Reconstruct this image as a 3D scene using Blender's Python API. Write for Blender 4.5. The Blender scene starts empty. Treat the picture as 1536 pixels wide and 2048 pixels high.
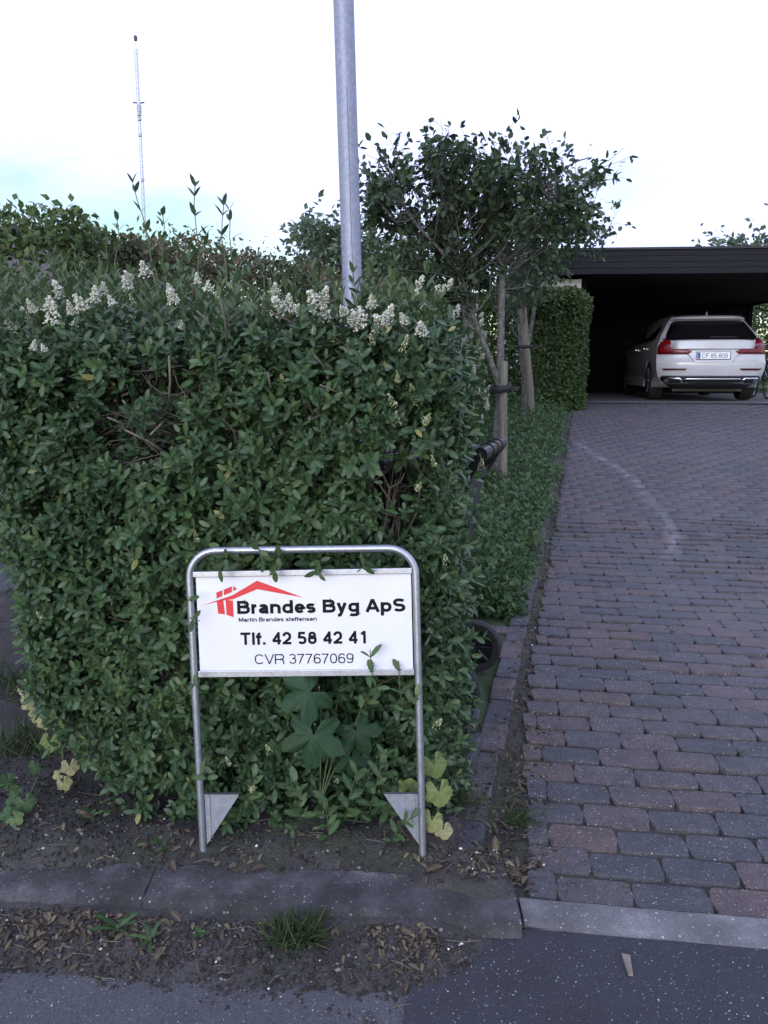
import bpy, bmesh, math, random
import numpy as np
from mathutils import Vector, Matrix

random.seed(7)
rng = np.random.default_rng(11)
S = bpy.context.scene
COL = S.collection
R = math.radians

# ------------------------------------------------------------------ camera
CAM_H = 1.40
PITCH = R(10.0)
cam = bpy.data.cameras.new('camera')
cam.sensor_fit = 'VERTICAL'; cam.sensor_height = 36.0; cam.sensor_width = 27.0
cam.lens = 36.0 * 1600 / 2048
cam.clip_start = 0.05; cam.clip_end = 2000
camo = bpy.data.objects.new('camera', cam); COL.objects.link(camo)
camo.location = (0, 0, CAM_H); camo.rotation_euler = (R(90) - PITCH, 0, 0)
S.camera = camo

# ------------------------------------------------------------------ sky, sun, exposure
SUN_EL, SUN_AZ = R(15), R(200)          # soft dusk light from behind the viewer
w = bpy.data.worlds.new('World'); S.world = w; w.use_nodes = True
nt = w.node_tree; nt.nodes.clear()
N = nt.nodes.new; L = nt.links.new
out = N('ShaderNodeOutputWorld'); bg = N('ShaderNodeBackground'); bg.inputs['Strength'].default_value = 0.12
sky = N('ShaderNodeTexSky'); sky.sky_type = 'NISHITA'; sky.sun_disc = False
sky.sun_elevation = SUN_EL; sky.sun_rotation = SUN_AZ
sky.air_density = 1.0; sky.dust_density = 0.6; sky.ozone_density = 1.6
tc = N('ShaderNodeTexCoord'); mp = N('ShaderNodeMapping'); mp.inputs['Scale'].default_value = (1.0, 1.0, 3.2)
mp.inputs['Location'].default_value = (3.4, 1.2, 0.35)
nz = N('ShaderNodeTexNoise'); nz.inputs['Scale'].default_value = 1.9; nz.inputs['Detail'].default_value = 7
nz.inputs['Roughness'].default_value = 0.52; nz.inputs['Distortion'].default_value = 0.5
cr = N('ShaderNodeValToRGB'); cr.color_ramp.elements[0].position = 0.30; cr.color_ramp.elements[1].position = 0.47
cr.color_ramp.elements[0].color = (0.0, 0.0, 0.0, 1)
mx = N('ShaderNodeMix'); mx.data_type = 'RGBA'
tint = N('ShaderNodeMix'); tint.data_type = 'RGBA'; tint.blend_type = 'MULTIPLY'; tint.inputs[0].default_value = 1.0
tint.inputs[7].default_value = (1.25, 1.3, 1.1, 1)
sxyz = N('ShaderNodeSeparateXYZ'); L(tc.outputs['Generated'], sxyz.inputs[0])
low = N('ShaderNodeMapRange'); low.interpolation_type = 'SMOOTHSTEP'; low.inputs[1].default_value = .05; low.inputs[2].default_value = .30
low.inputs[3].default_value = -.23; low.inputs[4].default_value = .05; L(sxyz.outputs[2], low.inputs[0])
addn = N('ShaderNodeMath'); addn.operation = 'ADD'; L(low.outputs[0], addn.inputs[1])
L(tc.outputs['Generated'], mp.inputs['Vector']); L(mp.outputs[0], nz.inputs['Vector']); L(nz.outputs['Fac'], addn.inputs[0]); L(addn.outputs[0], cr.inputs[0])
L(cr.outputs[0], mx.inputs[0]); L(sky.outputs[0], tint.inputs[6]); L(tint.outputs[2], mx.inputs[6])
nz2 = N('ShaderNodeTexNoise'); nz2.inputs['Scale'].default_value = 4.5; nz2.inputs['Detail'].default_value = 6; L(mp.outputs[0], nz2.inputs['Vector'])
cr2 = N('ShaderNodeValToRGB'); cr2.color_ramp.elements[0].position = .38; cr2.color_ramp.elements[1].position = .60
cr2.color_ramp.elements[0].color = (6.2, 7.0, 10.5, 1); cr2.color_ramp.elements[1].color = (6.9, 7.4, 11.4, 1)
L(nz2.outputs['Fac'], cr2.inputs[0]); L(cr2.outputs[0], mx.inputs[7])
L(mx.outputs[2], bg.inputs['Color']); L(bg.outputs[0], out.inputs[0])

sun = bpy.data.lights.new('sun', 'SUN'); sun.energy = 1.4; sun.angle = R(45); sun.color = (0.72, 0.80, 1.0)
suno = bpy.data.objects.new('sun', sun); COL.objects.link(suno)
sd = Vector((math.sin(SUN_AZ) * math.cos(SUN_EL), math.cos(SUN_AZ) * math.cos(SUN_EL), math.sin(SUN_EL)))
suno.rotation_euler = sd.to_track_quat('Z', 'Y').to_euler()
vs = S.view_settings; vs.view_transform = 'Standard'; vs.look = 'None'; vs.gamma = 1.0; vs.exposure = 0.48
vs.use_curve_mapping = False
S.cycles.max_bounces = 6; S.cycles.diffuse_bounces = 3; S.cycles.glossy_bounces = 2
S.cycles.transmission_bounces = 4; S.cycles.transparent_max_bounces = 4
S.cycles.use_denoising = True

# ------------------------------------------------------------------ measuring the place
def ray(px, py):
    u = (px - 768) / 1600; v = (py - 1024) / 1600
    return Vector((u, math.cos(PITCH) - v * math.sin(PITCH), -math.sin(PITCH) - v * math.cos(PITCH)))
def at(px, py, d):
    r = ray(px, py); return Vector((0, 0, CAM_H)) + r * (d / r.y)
_GY = [1.0, 1.9, 2.2, 4.6, 7, 10, 12.2, 13, 40]; _GZ = [.04, .045, .06, .18, .37, .67, .87, .90, .92]
def dz(y): return np.interp(y, _GY, _GZ)
def xe(y): return .242 + .25 * (y - 2.04)            # left edge of the driveway
def sstep(a, b, x):
    t = np.clip((x - a) / (b - a), 0, 1); return t * t * (3 - 2 * t)
def gz(x, y):
    """height of the garden soil left of the driveway"""
    k = sstep(-3.0, -.3, x - xe(y) + .4)
    low = .09 + .012 * np.maximum(y - 2, 0)
    hi = np.maximum(dz(y) + .02, .09)
    z = low * (1 - k) + hi * k
    return np.where(y > 13.5, .89, z)

# ------------------------------------------------------------------ materials
MATS = {}
def new_mat(name):
    m = bpy.data.materials.new(name); m.use_nodes = True
    n = m.node_tree; n.nodes.clear()
    o = n.nodes.new('ShaderNodeOutputMaterial'); b = n.nodes.new('ShaderNodeBsdfPrincipled')
    n.links.new(b.outputs[0], o.inputs[0]); MATS[name] = m
    return m, n, b, o
def ramp(n, stops, fac=None):
    r = n.nodes.new('ShaderNodeValToRGB'); e = r.color_ramp.elements
    while len(e) < len(stops): e.new(0.5)
    for i, (p, c) in enumerate(stops):
        e[i].position = p; e[i].color = (c[0], c[1], c[2], 1)
    if fac is not None: n.links.new(fac, r.inputs[0])
    return r
def noise(n, scale, detail=4, rough=.55, vec=None, dim='3D'):
    t = n.nodes.new('ShaderNodeTexNoise'); t.inputs['Scale'].default_value = scale
    t.inputs['Detail'].default_value = detail; t.inputs['Roughness'].default_value = rough
    if vec is not None: n.links.new(vec, t.inputs['Vector'])
    return t
def mixc(n, fac, a, b, mode='MIX'):
    m = n.nodes.new('ShaderNodeMix'); m.data_type = 'RGBA'; m.blend_type = mode
    for s, v in ((0, fac), (6, a), (7, b)):
        if hasattr(v, 'is_output'): n.links.new(v, m.inputs[s])
        elif s == 0: m.inputs[0].default_value = v
        else: m.inputs[s].default_value = (v[0], v[1], v[2], 1)
    return m.outputs[2]
def bump(n, b, h, strength=.4, dist=.01):
    k = n.nodes.new('ShaderNodeBump'); k.inputs['Strength'].default_value = strength; k.inputs['Distance'].default_value = dist
    n.links.new(h, k.inputs['Height']); n.links.new(k.outputs[0], b.inputs['Normal'])
def geo_pos(n):
    return n.nodes.new('ShaderNodeNewGeometry').outputs['Position']
def math_n(n, op, a, b=None):
    m = n.nodes.new('ShaderNodeMath'); m.operation = op
    for i, v in enumerate((a, b)):
        if v is None: continue
        if hasattr(v, 'is_output'): n.links.new(v, m.inputs[i])
        else: m.inputs[i].default_value = v
    return m.outputs[0]

def flat(name, col, rough=.6, metal=0, var=.15, scale=30, spec=.5, bmp=0):
    m, n, b, o = new_mat(name)
    t = noise(n, scale, 5, .6, geo_pos(n) if False else n.nodes.new('ShaderNodeTexCoord').outputs['Object'])
    lo = [c * (1 - var) for c in col]; hi = [min(1, c * (1 + var)) for c in col]
    r = ramp(n, [(.3, lo), (.7, hi)], t.outputs['Fac'])
    n.links.new(r.outputs[0], b.inputs['Base Color']); b.inputs['Roughness'].default_value = rough
    b.inputs['Metallic'].default_value = metal; b.inputs['Specular IOR Level'].default_value = spec
    if bmp: bump(n, b, t.outputs['Fac'], bmp, .004)
    return m

def leaf_mat(name, stops, rough=.5, trans=.25, midcol=None, spec=.28):
    m, n, b, o = new_mat(name)
    a = n.nodes.new('ShaderNodeAttribute'); a.attribute_name = 'lv'
    r = ramp(n, stops, a.outputs['Fac'])
    col = r.outputs[0]
    am = n.nodes.new('ShaderNodeAttribute'); am.attribute_name = 'mid'
    pw = math_n(n, 'POWER', am.outputs['Fac'], 5.0)
    sc = math_n(n, 'MULTIPLY', pw, .45)
    if midcol is None: midcol = [min(1, c * 2.0 + .01) for c in stops[len(stops) // 2][1]]
    col = mixc(n, sc, col, midcol)
    t = noise(n, 60, 3, .6, geo_pos(n))
    dirt = ramp(n, [(.3, (.78, .8, .78)), (.7, (1.12, 1.1, 1.08))], t.outputs['Fac'])
    col = mixc(n, 1.0, col, dirt.outputs[0], 'MULTIPLY')
    n.links.new(col, b.inputs['Base Color']); b.inputs['Roughness'].default_value = rough
    b.inputs['Specular IOR Level'].default_value = spec
    tr = n.nodes.new('ShaderNodeBsdfTranslucent'); n.links.new(col, tr.inputs[0])
    ms = n.nodes.new('ShaderNodeMixShader'); ms.inputs[0].default_value = trans
    n.links.new(b.outputs[0], ms.inputs[1]); n.links.new(tr.outputs[0], ms.inputs[2]); n.links.new(ms.outputs[0], o.inputs[0])
    return m

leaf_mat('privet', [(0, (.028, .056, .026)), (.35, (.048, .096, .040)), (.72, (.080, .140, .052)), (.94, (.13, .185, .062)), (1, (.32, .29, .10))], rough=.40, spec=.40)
leaf_mat('privet_top', [(0, (.042, .074, .032)), (.5, (.074, .118, .050)), (1, (.125, .165, .068))])
leaf_mat('hornbeam', [(0, (.028, .050, .020)), (.35, (.062, .095, .032)), (.55, (.095, .105, .045)), (.75, (.15, .115, .070)), (1, (.21, .155, .105))], rough=.5)
leaf_mat('tree_leaf', [(0, (.026, .050, .026)), (.5, (.052, .090, .042)), (1, (.12, .16, .075))], rough=.45)
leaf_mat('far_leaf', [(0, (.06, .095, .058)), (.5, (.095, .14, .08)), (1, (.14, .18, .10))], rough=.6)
leaf_mat('cover_leaf', [(0, (.034, .070, .028)), (.5, (.066, .125, .048)), (1, (.12, .175, .06))], rough=.5)
leaf_mat('hedge_leaf', [(0, (.034, .064, .024)), (.5, (.066, .110, .036)), (1, (.13, .17, .055))], rough=.5)
leaf_mat('maple_leaf', [(0, (.025, .065, .030)), (1, (.040, .088, .036))], rough=.55, trans=.3)
leaf_mat('yellow_leaf', [(0, (.13, .19, .065)), (.5, (.24, .28, .10)), (1, (.36, .34, .18))], rough=.6, trans=.3, midcol=(.4, .42, .15))
leaf_mat('litter', [(0, (.035, .028, .022)), (.45, (.075, .055, .038)), (.8, (.13, .105, .065)), (1, (.19, .165, .10))], rough=.8, trans=.05)
leaf_mat('petal', [(0, (.55, .50, .40)), (1, (.80, .78, .70))], rough=.7, trans=.1, midcol=(.8, .8, .7))
leaf_mat('blossom', [(0, (.48, .50, .34)), (.5, (.74, .74, .62)), (1, (.86, .86, .80))], rough=.7, trans=.2, midcol=(.8, .8, .7))
leaf_mat('bud', [(0, (.22, .28, .12)), (.5, (.42, .46, .24)), (1, (.66, .66, .42))], rough=.7, trans=.15, midcol=(.6, .6, .4))
leaf_mat('grass', [(0, (.025, .050, .018)), (.6, (.05, .085, .03)), (1, (.16, .14, .06))], rough=.6)
leaf_mat('clod', [(0, (.028, .024, .022)), (.6, (.055, .046, .04)), (.9, (.085, .08, .076)), (1, (.20, .19, .18))], rough=.95, trans=0)
leaf_mat('grit', [(0, (.10, .10, .10)), (.5, (.28, .28, .27)), (1, (.62, .61, .58))], rough=.8, trans=0)

flat('bark', (.075, .062, .050), .85, var=.4, scale=60, bmp=.6)
flat('twig', (.085, .070, .055), .85, var=.35, scale=40)
flat('green_twig', (.09, .11, .045), .7, var=.3)
m, n, b, o = new_mat('tree_bark')
t = noise(n, 22, 5, .65, geo_pos(n)); t2 = noise(n, 90, 3, .6, geo_pos(n))
c1 = ramp(n, [(.38, (.055, .05, .045)), (.52, (.13, .125, .115)), (.68, (.26, .26, .24))], t.outputs['Fac'])
n.links.new(mixc(n, .4, c1.outputs[0], ramp(n, [(.3, (.04, .04, .035)), (.7, (.2, .2, .18))], t2.outputs['Fac']).outputs[0]), b.inputs['Base Color'])
b.inputs['Roughness'].default_value = .9; bump(n, b, t2.outputs['Fac'], .6, .01)
m, n, b, o = new_mat('stake_wood')
mpn = n.nodes.new('ShaderNodeMapping'); mpn.inputs['Scale'].default_value = (40, 40, 3)
n.links.new(geo_pos(n), mpn.inputs[0]); t = noise(n, 1, 5, .65, mpn.outputs[0])
n.links.new(ramp(n, [(.3, (.085, .075, .055)), (.55, (.17, .155, .12)), (.75, (.24, .225, .17))], t.outputs['Fac']).outputs[0], b.inputs['Base Color'])
b.inputs['Roughness'].default_value = .85; bump(n, b, t.outputs['Fac'], .5, .01)

# galvanised steel of the sign frame and the lamp post
def galv(name, base, rough, metal, sc):
    m, n, b, o = new_mat(name)
    p = n.nodes.new('ShaderNodeTexCoord').outputs['Object']
    v = n.nodes.new('ShaderNodeTexVoronoi'); v.inputs['Scale'].default_value = sc; n.links.new(p, v.inputs['Vector'])
    t = noise(n, sc * .25, 5, .65, p)
    c = ramp(n, [(.2, [x * .92 for x in base]), (.8, [x * 1.06 for x in base])], t.outputs['Fac']).outputs[0]
    bw = n.nodes.new('ShaderNodeRGBToBW'); n.links.new(v.outputs['Color'], bw.inputs[0]); c = mixc(n, .22, c, bw.outputs[0], 'SOFT_LIGHT')
    n.links.new(c, b.inputs['Base Color']); b.inputs['Metallic'].default_value = metal
    rr = math_n(n, 'MULTIPLY_ADD', t.outputs['Fac'], .25); n.nodes[-1].inputs[2].default_value = rough - .12
    n.links.new(rr, b.inputs['Roughness'])
    return m
galv('galvanised', (.40, .42, .46), .40, .8, 150)
galv('pole_steel', (.27, .29, .36), .5, .3, 60)
galv('galv_plate', (.27, .30, .34), .45, .5, 120)
flat('sign_white', (.72, .72, .735), .32, var=.035, scale=5)
flat('sign_black', (.006, .006, .008), .5, var=.02, spec=.12)
flat('sign_red', (.62, .012, .025), .4, var=.02)
flat('seam', (.09, .09, .10), .8, var=.5, scale=200)
flat('rubber', (.014, .014, .015), .75, var=.3, bmp=.2)
flat('black_plastic', (.010, .010, .012), .28, var=.2)
flat('strap', (.016, .015, .015), .7)

# ground
def speckle(n, p, scale, thr, soft=.04):
    v = n.nodes.new('ShaderNodeTexVoronoi'); v.inputs['Scale'].default_value = scale; v.inputs['Randomness'].default_value = 1
    n.links.new(p, v.inputs['Vector'])
    sz = n.nodes.new('ShaderNodeSeparateColor'); n.links.new(v.outputs['Color'], sz.inputs[0])
    rad = math_n(n, 'MULTIPLY', math_n(n, 'POWER', sz.outputs[0], 3.0), thr)
    d = math_n(n, 'SUBTRACT', rad, v.outputs['Distance'])
    mr = n.nodes.new('ShaderNodeMapRange'); mr.inputs[1].default_value = 0; mr.inputs[2].default_value = soft
    n.links.new(d, mr.inputs[0])
    return mr.outputs[0], sz.outputs[1]
def asphalt(name, dark, light, thr):
    m, n, b, o = new_mat(name); p = geo_pos(n)
    t = noise(n, 4, 6, .6, p); f = noise(n, 230, 5, .75, p)
    c = ramp(n, [(.3, dark), (.7, light)], t.outputs['Fac']).outputs[0]
    g = ramp(n, [(.3, (.55, .55, .55)), (.5, (1, 1, 1)), (.72, (1.9, 1.9, 1.9))], f.outputs['Fac']).outputs[0]
    c = mixc(n, 1, c, g, 'MULTIPLY')
    s1, v1 = speckle(n, p, 135, thr * 1.1); s2, v2 = speckle(n, p, 260, thr * 1.2)
    sc = ramp(n, [(0, (.14, .135, .13)), (1, (.52, .51, .49))], v1).outputs[0]
    pm_ = ramp(n, [(.38, (.25, .25, .25)), (.6, (1, 1, 1))], noise(n, 9, 4, .6, p).outputs['Fac']).outputs[0]
    c = mixc(n, math_n(n, 'MULTIPLY', s2, .8), c, (.12, .12, .12)); c = mixc(n, math_n(n, 'MULTIPLY', s1, pm_), c, sc)
    n.links.new(c, b.inputs['Base Color']); b.inputs['Roughness'].default_value = .85
    bump(n, b, f.outputs['Fac'], .7, .004)
    return m
asphalt('asphalt_new', (.022, .023, .028), (.034, .035, .042), .30)
asphalt('asphalt_old', (.050, .050, .054), (.085, .084, .090), .30)
m, n, b, o = new_mat('soil'); p = geo_pos(n)
t = noise(n, 7, 6, .65, p); f = noise(n, 130, 4, .7, p)
c = ramp(n, [(.3, (.038, .033, .032)), (.55, (.064, .058, .056)), (.75, (.100, .093, .092))], t.outputs['Fac']).outputs[0]
c = mixc(n, 1, c, ramp(n, [(.3, (.5, .5, .5)), (.7, (1.5, 1.5, 1.5))], f.outputs['Fac']).outputs[0], 'MULTIPLY')
mo = noise(n, 3.1, 4, .6, p); mr_ = ramp(n, [(.52, (0, 0, 0)), (.66, (.65, .65, .65))], mo.outputs['Fac'])
c = mixc(n, mr_.outputs[0], c, (.040, .055, .026))
n.links.new(c, b.inputs['Base Color']); b.inputs['Roughness'].default_value = .95; bump(n, b, f.outputs['Fac'], .9, .012)
m, n, b, o = new_mat('joint_soil'); p = geo_pos(n)
t = noise(n, 9, 5, .65, p); f = noise(n, 160, 4, .7, p)
c = ramp(n, [(.35, (.042, .037, .033)), (.5, (.060, .055, .045)), (.62, (.055, .062, .036))], t.outputs['Fac']).outputs[0]
c = mixc(n, 1, c, ramp(n, [(.3, (.6, .6, .6)), (.7, (1.5, 1.5, 1.5))], f.outputs['Fac']).outputs[0], 'MULTIPLY')
n.links.new(c, b.inputs['Base Color']); b.inputs['Roughness'].default_value = .95; bump(n, b, f.outputs['Fac'], .8, .01)
m, n, b, o = new_mat('meadow'); p = geo_pos(n)
t = noise(n, 5, 6, .65, p)
n.links.new(ramp(n, [(.3, (.03, .05, .022)), (.6, (.05, .08, .03)), (.75, (.075, .075, .045))], t.outputs['Fac']).outputs[0], b.inputs['Base Color'])
b.inputs['Roughness'].default_value = .95; bump(n, b, t.outputs['Fac'], .8, .05)
m, n, b, o = new_mat('concrete'); p = geo_pos(n)
t = noise(n, 6, 6, .65, p); f = noise(n, 240, 3, .7, p)
c = ramp(n, [(.32, (.075, .073, .074)), (.55, (.14, .138, .140)), (.72, (.23, .228, .235))], t.outputs['Fac']).outputs[0]
s1, v1 = speckle(n, p, 120, .45); c = mixc(n, s1, c, ramp(n, [(0, (.05, .05, .05)), (1, (.4, .4, .4))], v1).outputs[0])
c = mixc(n, 1, c, ramp(n, [(.3, (.7, .7, .7)), (.7, (1.25, 1.25, 1.25))], f.outputs['Fac']).outputs[0], 'MULTIPLY')
n.links.new(c, b.inputs['Base Color']); b.inputs['Roughness'].default_value = .9; bump(n, b, f.outputs['Fac'], .6, .006)
m, n, b, o = new_mat('old_kerb'); p = geo_pos(n)
t = noise(n, 5, 6, .7, p); f = noise(n, 200, 3, .7, p)
c = ramp(n, [(.36, (.030, .028, .027)), (.48, (.054, .052, .053)), (.58, (.090, .088, .092)), (.70, (.18, .178, .185))], t.outputs['Fac']).outputs[0]
s1, v1 = speckle(n, p, 110, .4); c = mixc(n, s1, c, ramp(n, [(0, (.03, .03, .03)), (1, (.3, .3, .3))], v1).outputs[0])
c = mixc(n, 1, c, ramp(n, [(.3, (.65, .65, .65)), (.7, (1.3, 1.3, 1.3))], f.outputs['Fac']).outputs[0], 'MULTIPLY')
n.links.new(c, b.inputs['Base Color']); b.inputs['Roughness'].default_value = .92; bump(n, b, f.outputs['Fac'], .8, .008)

def paver_mat(name, rnd_from):
    m, n, b, o = new_mat(name); p = geo_pos(n)
    if rnd_from == 'object': rnd = n.nodes.new('ShaderNodeObjectInfo').outputs['Random']
    else:
        a = n.nodes.new('ShaderNodeAttribute'); a.attribute_name = 'lv'; rnd = a.outputs['Fac']
    base = ramp(n, [(0, (.054, .055, .062)), (.38, (.066, .064, .069)), (.62, (.076, .066, .067)), (.84, (.088, .066, .064)), (1, (.070, .068, .074))], rnd).outputs[0]
    t = noise(n, 14, 6, .65, p); f = noise(n, 170, 5, .75, p)
    c = mixc(n, 1, base, ramp(n, [(.28, (.72, .72, .74)), (.7, (1.28, 1.27, 1.25))], t.outputs['Fac']).outputs[0], 'MULTIPLY')
    c = mixc(n, 1, c, ramp(n, [(.3, (.45, .45, .45)), (.5, (.95, .95, .95)), (.7, (1.95, 1.93, 1.9))], f.outputs['Fac']).outputs[0], 'MULTIPLY')
    s1, v1 = speckle(n, p, 130, .36); c = mixc(n, s1, c, ramp(n, [(0, (.14, .135, .13)), (1, (.40, .39, .37))], v1).outputs[0])
    # pale lime trail and washed patches left by run-off
    sep = n.nodes.new('ShaderNodeSeparateXYZ'); n.links.new(p, sep.inputs[0])
    pts = TRAIL
    y0, y1 = pts[0][1], pts[-1][1]; x0 = min(q[0] for q in pts); x1 = max(q[0] for q in pts)
    fc = n.nodes.new('ShaderNodeFloatCurve'); cv = fc.mapping.curves[0]
    for i, q in enumerate(pts):
        X = (q[1] - y0) / (y1 - y0); Y = (q[0] - x0) / (x1 - x0)
        if i == 0: cv.points[0].location = (X, Y)
        elif i == len(pts) - 1: cv.points[len(cv.points) - 1].location = (X, Y)
        else: cv.points.new(X, Y)
    fc.mapping.update()
    yy = math_n(n, 'DIVIDE', math_n(n, 'SUBTRACT', sep.outputs[1], y0), y1 - y0); n.links.new(yy, fc.inputs['Value'])
    xx = math_n(n, 'DIVIDE', math_n(n, 'SUBTRACT', sep.outputs[0], x0), x1 - x0)
    wob = noise(n, 3.0, 4, .6, p)
    d = math_n(n, 'ADD', math_n(n, 'SUBTRACT', xx, fc.outputs[0]), math_n(n, 'MULTIPLY', math_n(n, 'SUBTRACT', wob.outputs['Fac'], .5), .12))
    band = n.nodes.new('ShaderNodeMapRange'); band.inputs[1].default_value = .13; band.inputs[2].default_value = .0
    n.links.new(math_n(n, 'ABSOLUTE', d), band.inputs[0])
    iny = math_n(n, 'MULTIPLY', math_n(n, 'GREATER_THAN', yy, 0.0), math_n(n, 'LESS_THAN', yy, 1.0))
    br = noise(n, 7, 5, .7, p)
    brk = ramp(n, [(.36, (0, 0, 0)), (.62, (1, 1, 1))], br.outputs['Fac']).outputs[0]
    trail = math_n(n, 'MULTIPLY', math_n(n, 'MULTIPLY', band.outputs[0], iny), brk)
    c = mixc(n, math_n(n, 'MULTIPLY', trail, .75), c, (.21, .205, .22))
    big = noise(n, .8, 4, .6, p)
    wash = math_n(n, 'MULTIPLY', ramp(n, [(.5, (0, 0, 0)), (.7, (1, 1, 1))], big.outputs['Fac']).outputs[0], .38)
    c = mixc(n, wash, c, (.115, .108, .118))
    n.links.new(c, b.inputs['Base Color']); b.inputs['Roughness'].default_value = .82
    bump(n, b, f.outputs['Fac'], .55, .004)
    return m
def drv(px, py):
    r = ray(px, py)
    for d in np.linspace(1.2, 30, 3000):
        q = Vector((0, 0, CAM_H)) + r * (d / r.y)
        if q.z <= dz(d): return q
TRAIL = [(q.x, q.y) for q in (drv(*a) for a in [(1330, 1130), (1348, 1075), (1325, 1030), (1290, 985), (1250, 945), (1200, 915), (1152, 885)])]
paver_mat('paver', 'object'); paver_mat('paver_joined', 'attr')

# buildings and the car
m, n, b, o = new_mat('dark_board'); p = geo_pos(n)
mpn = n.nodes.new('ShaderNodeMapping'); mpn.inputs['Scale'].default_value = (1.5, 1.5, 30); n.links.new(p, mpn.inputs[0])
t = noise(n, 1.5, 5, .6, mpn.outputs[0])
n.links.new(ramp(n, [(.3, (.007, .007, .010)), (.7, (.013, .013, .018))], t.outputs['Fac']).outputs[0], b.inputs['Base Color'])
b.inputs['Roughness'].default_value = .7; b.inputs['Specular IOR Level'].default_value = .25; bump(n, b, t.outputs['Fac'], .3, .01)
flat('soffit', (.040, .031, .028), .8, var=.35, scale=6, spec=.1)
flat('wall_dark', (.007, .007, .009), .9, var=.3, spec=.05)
flat('render_white', (.68, .67, .65), .9, var=.08, scale=8, bmp=.3)
flat('roof_felt', (.03, .03, .033), .8)
flat('roof_tile', (.085, .060, .052), .8, var=.3, scale=15)
flat('brick_wall', (.22, .14, .10), .85, var=.2)
flat('slab', (.13, .125, .125), .85, var=.25, scale=4)
m, n, b, o = new_mat('car_paint'); b.inputs['Base Color'].default_value = (.60, .60, .61, 1); b.inputs['Roughness'].default_value = .28
t = noise(n, 3, 3, .5, n.nodes.new('ShaderNodeTexCoord').outputs['Object'])
n.links.new(ramp(n, [(.3, (.47, .47, .48)), (.7, (.53, .53, .54))], t.outputs['Fac']).outputs[0], b.inputs['Base Color'])
b.inputs['Coat Weight'].default_value = .6; b.inputs['Coat Roughness'].default_value = .06
flat('car_glass', (.008, .008, .010), .08, var=.02, spec=.6)
flat('car_black', (.012, .012, .013), .5)
flat('chrome', (.75, .75, .77), .12, metal=1, var=.02)
flat('tail_red', (.15, .006, .007), .12, var=.3, scale=14)
flat('tail_dark', (.06, .004, .006), .18)
flat('plate_white', (.78, .78, .80), .4, var=.02)
flat('plate_blue', (.02, .06, .30), .4, var=.02)
flat('plate_ink', (.02, .02, .03), .4, var=.02)
flat('badge', (.45, .45, .47), .3, metal=.6)
flat('rim_alloy', (.25, .25, .26), .35, metal=.8)
flat('mast_steel', (.42, .43, .50), .6)
flat('mast_dark', (.06, .06, .08), .6)
flat('wood_chip', (.19, .155, .13), .8, var=.3, scale=60)

# ------------------------------------------------------------------ object helpers
def tag(o, label=None, cat=None, group=None, kind=None):
    for k, v in (('label', label), ('category', cat), ('group', group), ('kind', kind)):
        if v: o[k] = v
    return o
def link(name, me, mat=None, parent=None):
    if mat and not me.materials: me.materials.append(MATS[mat])
    o = bpy.data.objects.new(name, me); COL.objects.link(o)
    if parent: o.parent = parent
    return o
def empty(name, loc=(0, 0, 0), rz=0, rot=None):
    o = bpy.data.objects.new(name, None); COL.objects.link(o); o.location = loc
    o.rotation_euler = rot if rot else (0, 0, rz); o.empty_display_size = .05
    return o
def trimesh(name, V, T, attrs=None, smooth=True):
    V = np.ascontiguousarray(V, np.float32).reshape(-1, 3); T = np.ascontiguousarray(T, np.int32).reshape(-1, 3)
    me = bpy.data.meshes.new(name)
    me.vertices.add(len(V)); me.vertices.foreach_set('co', V.ravel())
    me.loops.add(len(T) * 3); me.loops.foreach_set('vertex_index', T.ravel())
    me.polygons.add(len(T)); me.polygons.foreach_set('loop_start', np.arange(0, len(T) * 3, 3, dtype=np.int32))
    me.polygons.foreach_set('use_smooth', np.full(len(T), smooth, dtype=bool))
    for k, a in (attrs or {}).items():
        at_ = me.attributes.new(k, 'FLOAT', 'POINT'); at_.data.foreach_set('value', np.ascontiguousarray(a, np.float32))
    me.update(calc_edges=True)
    return me

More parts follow.
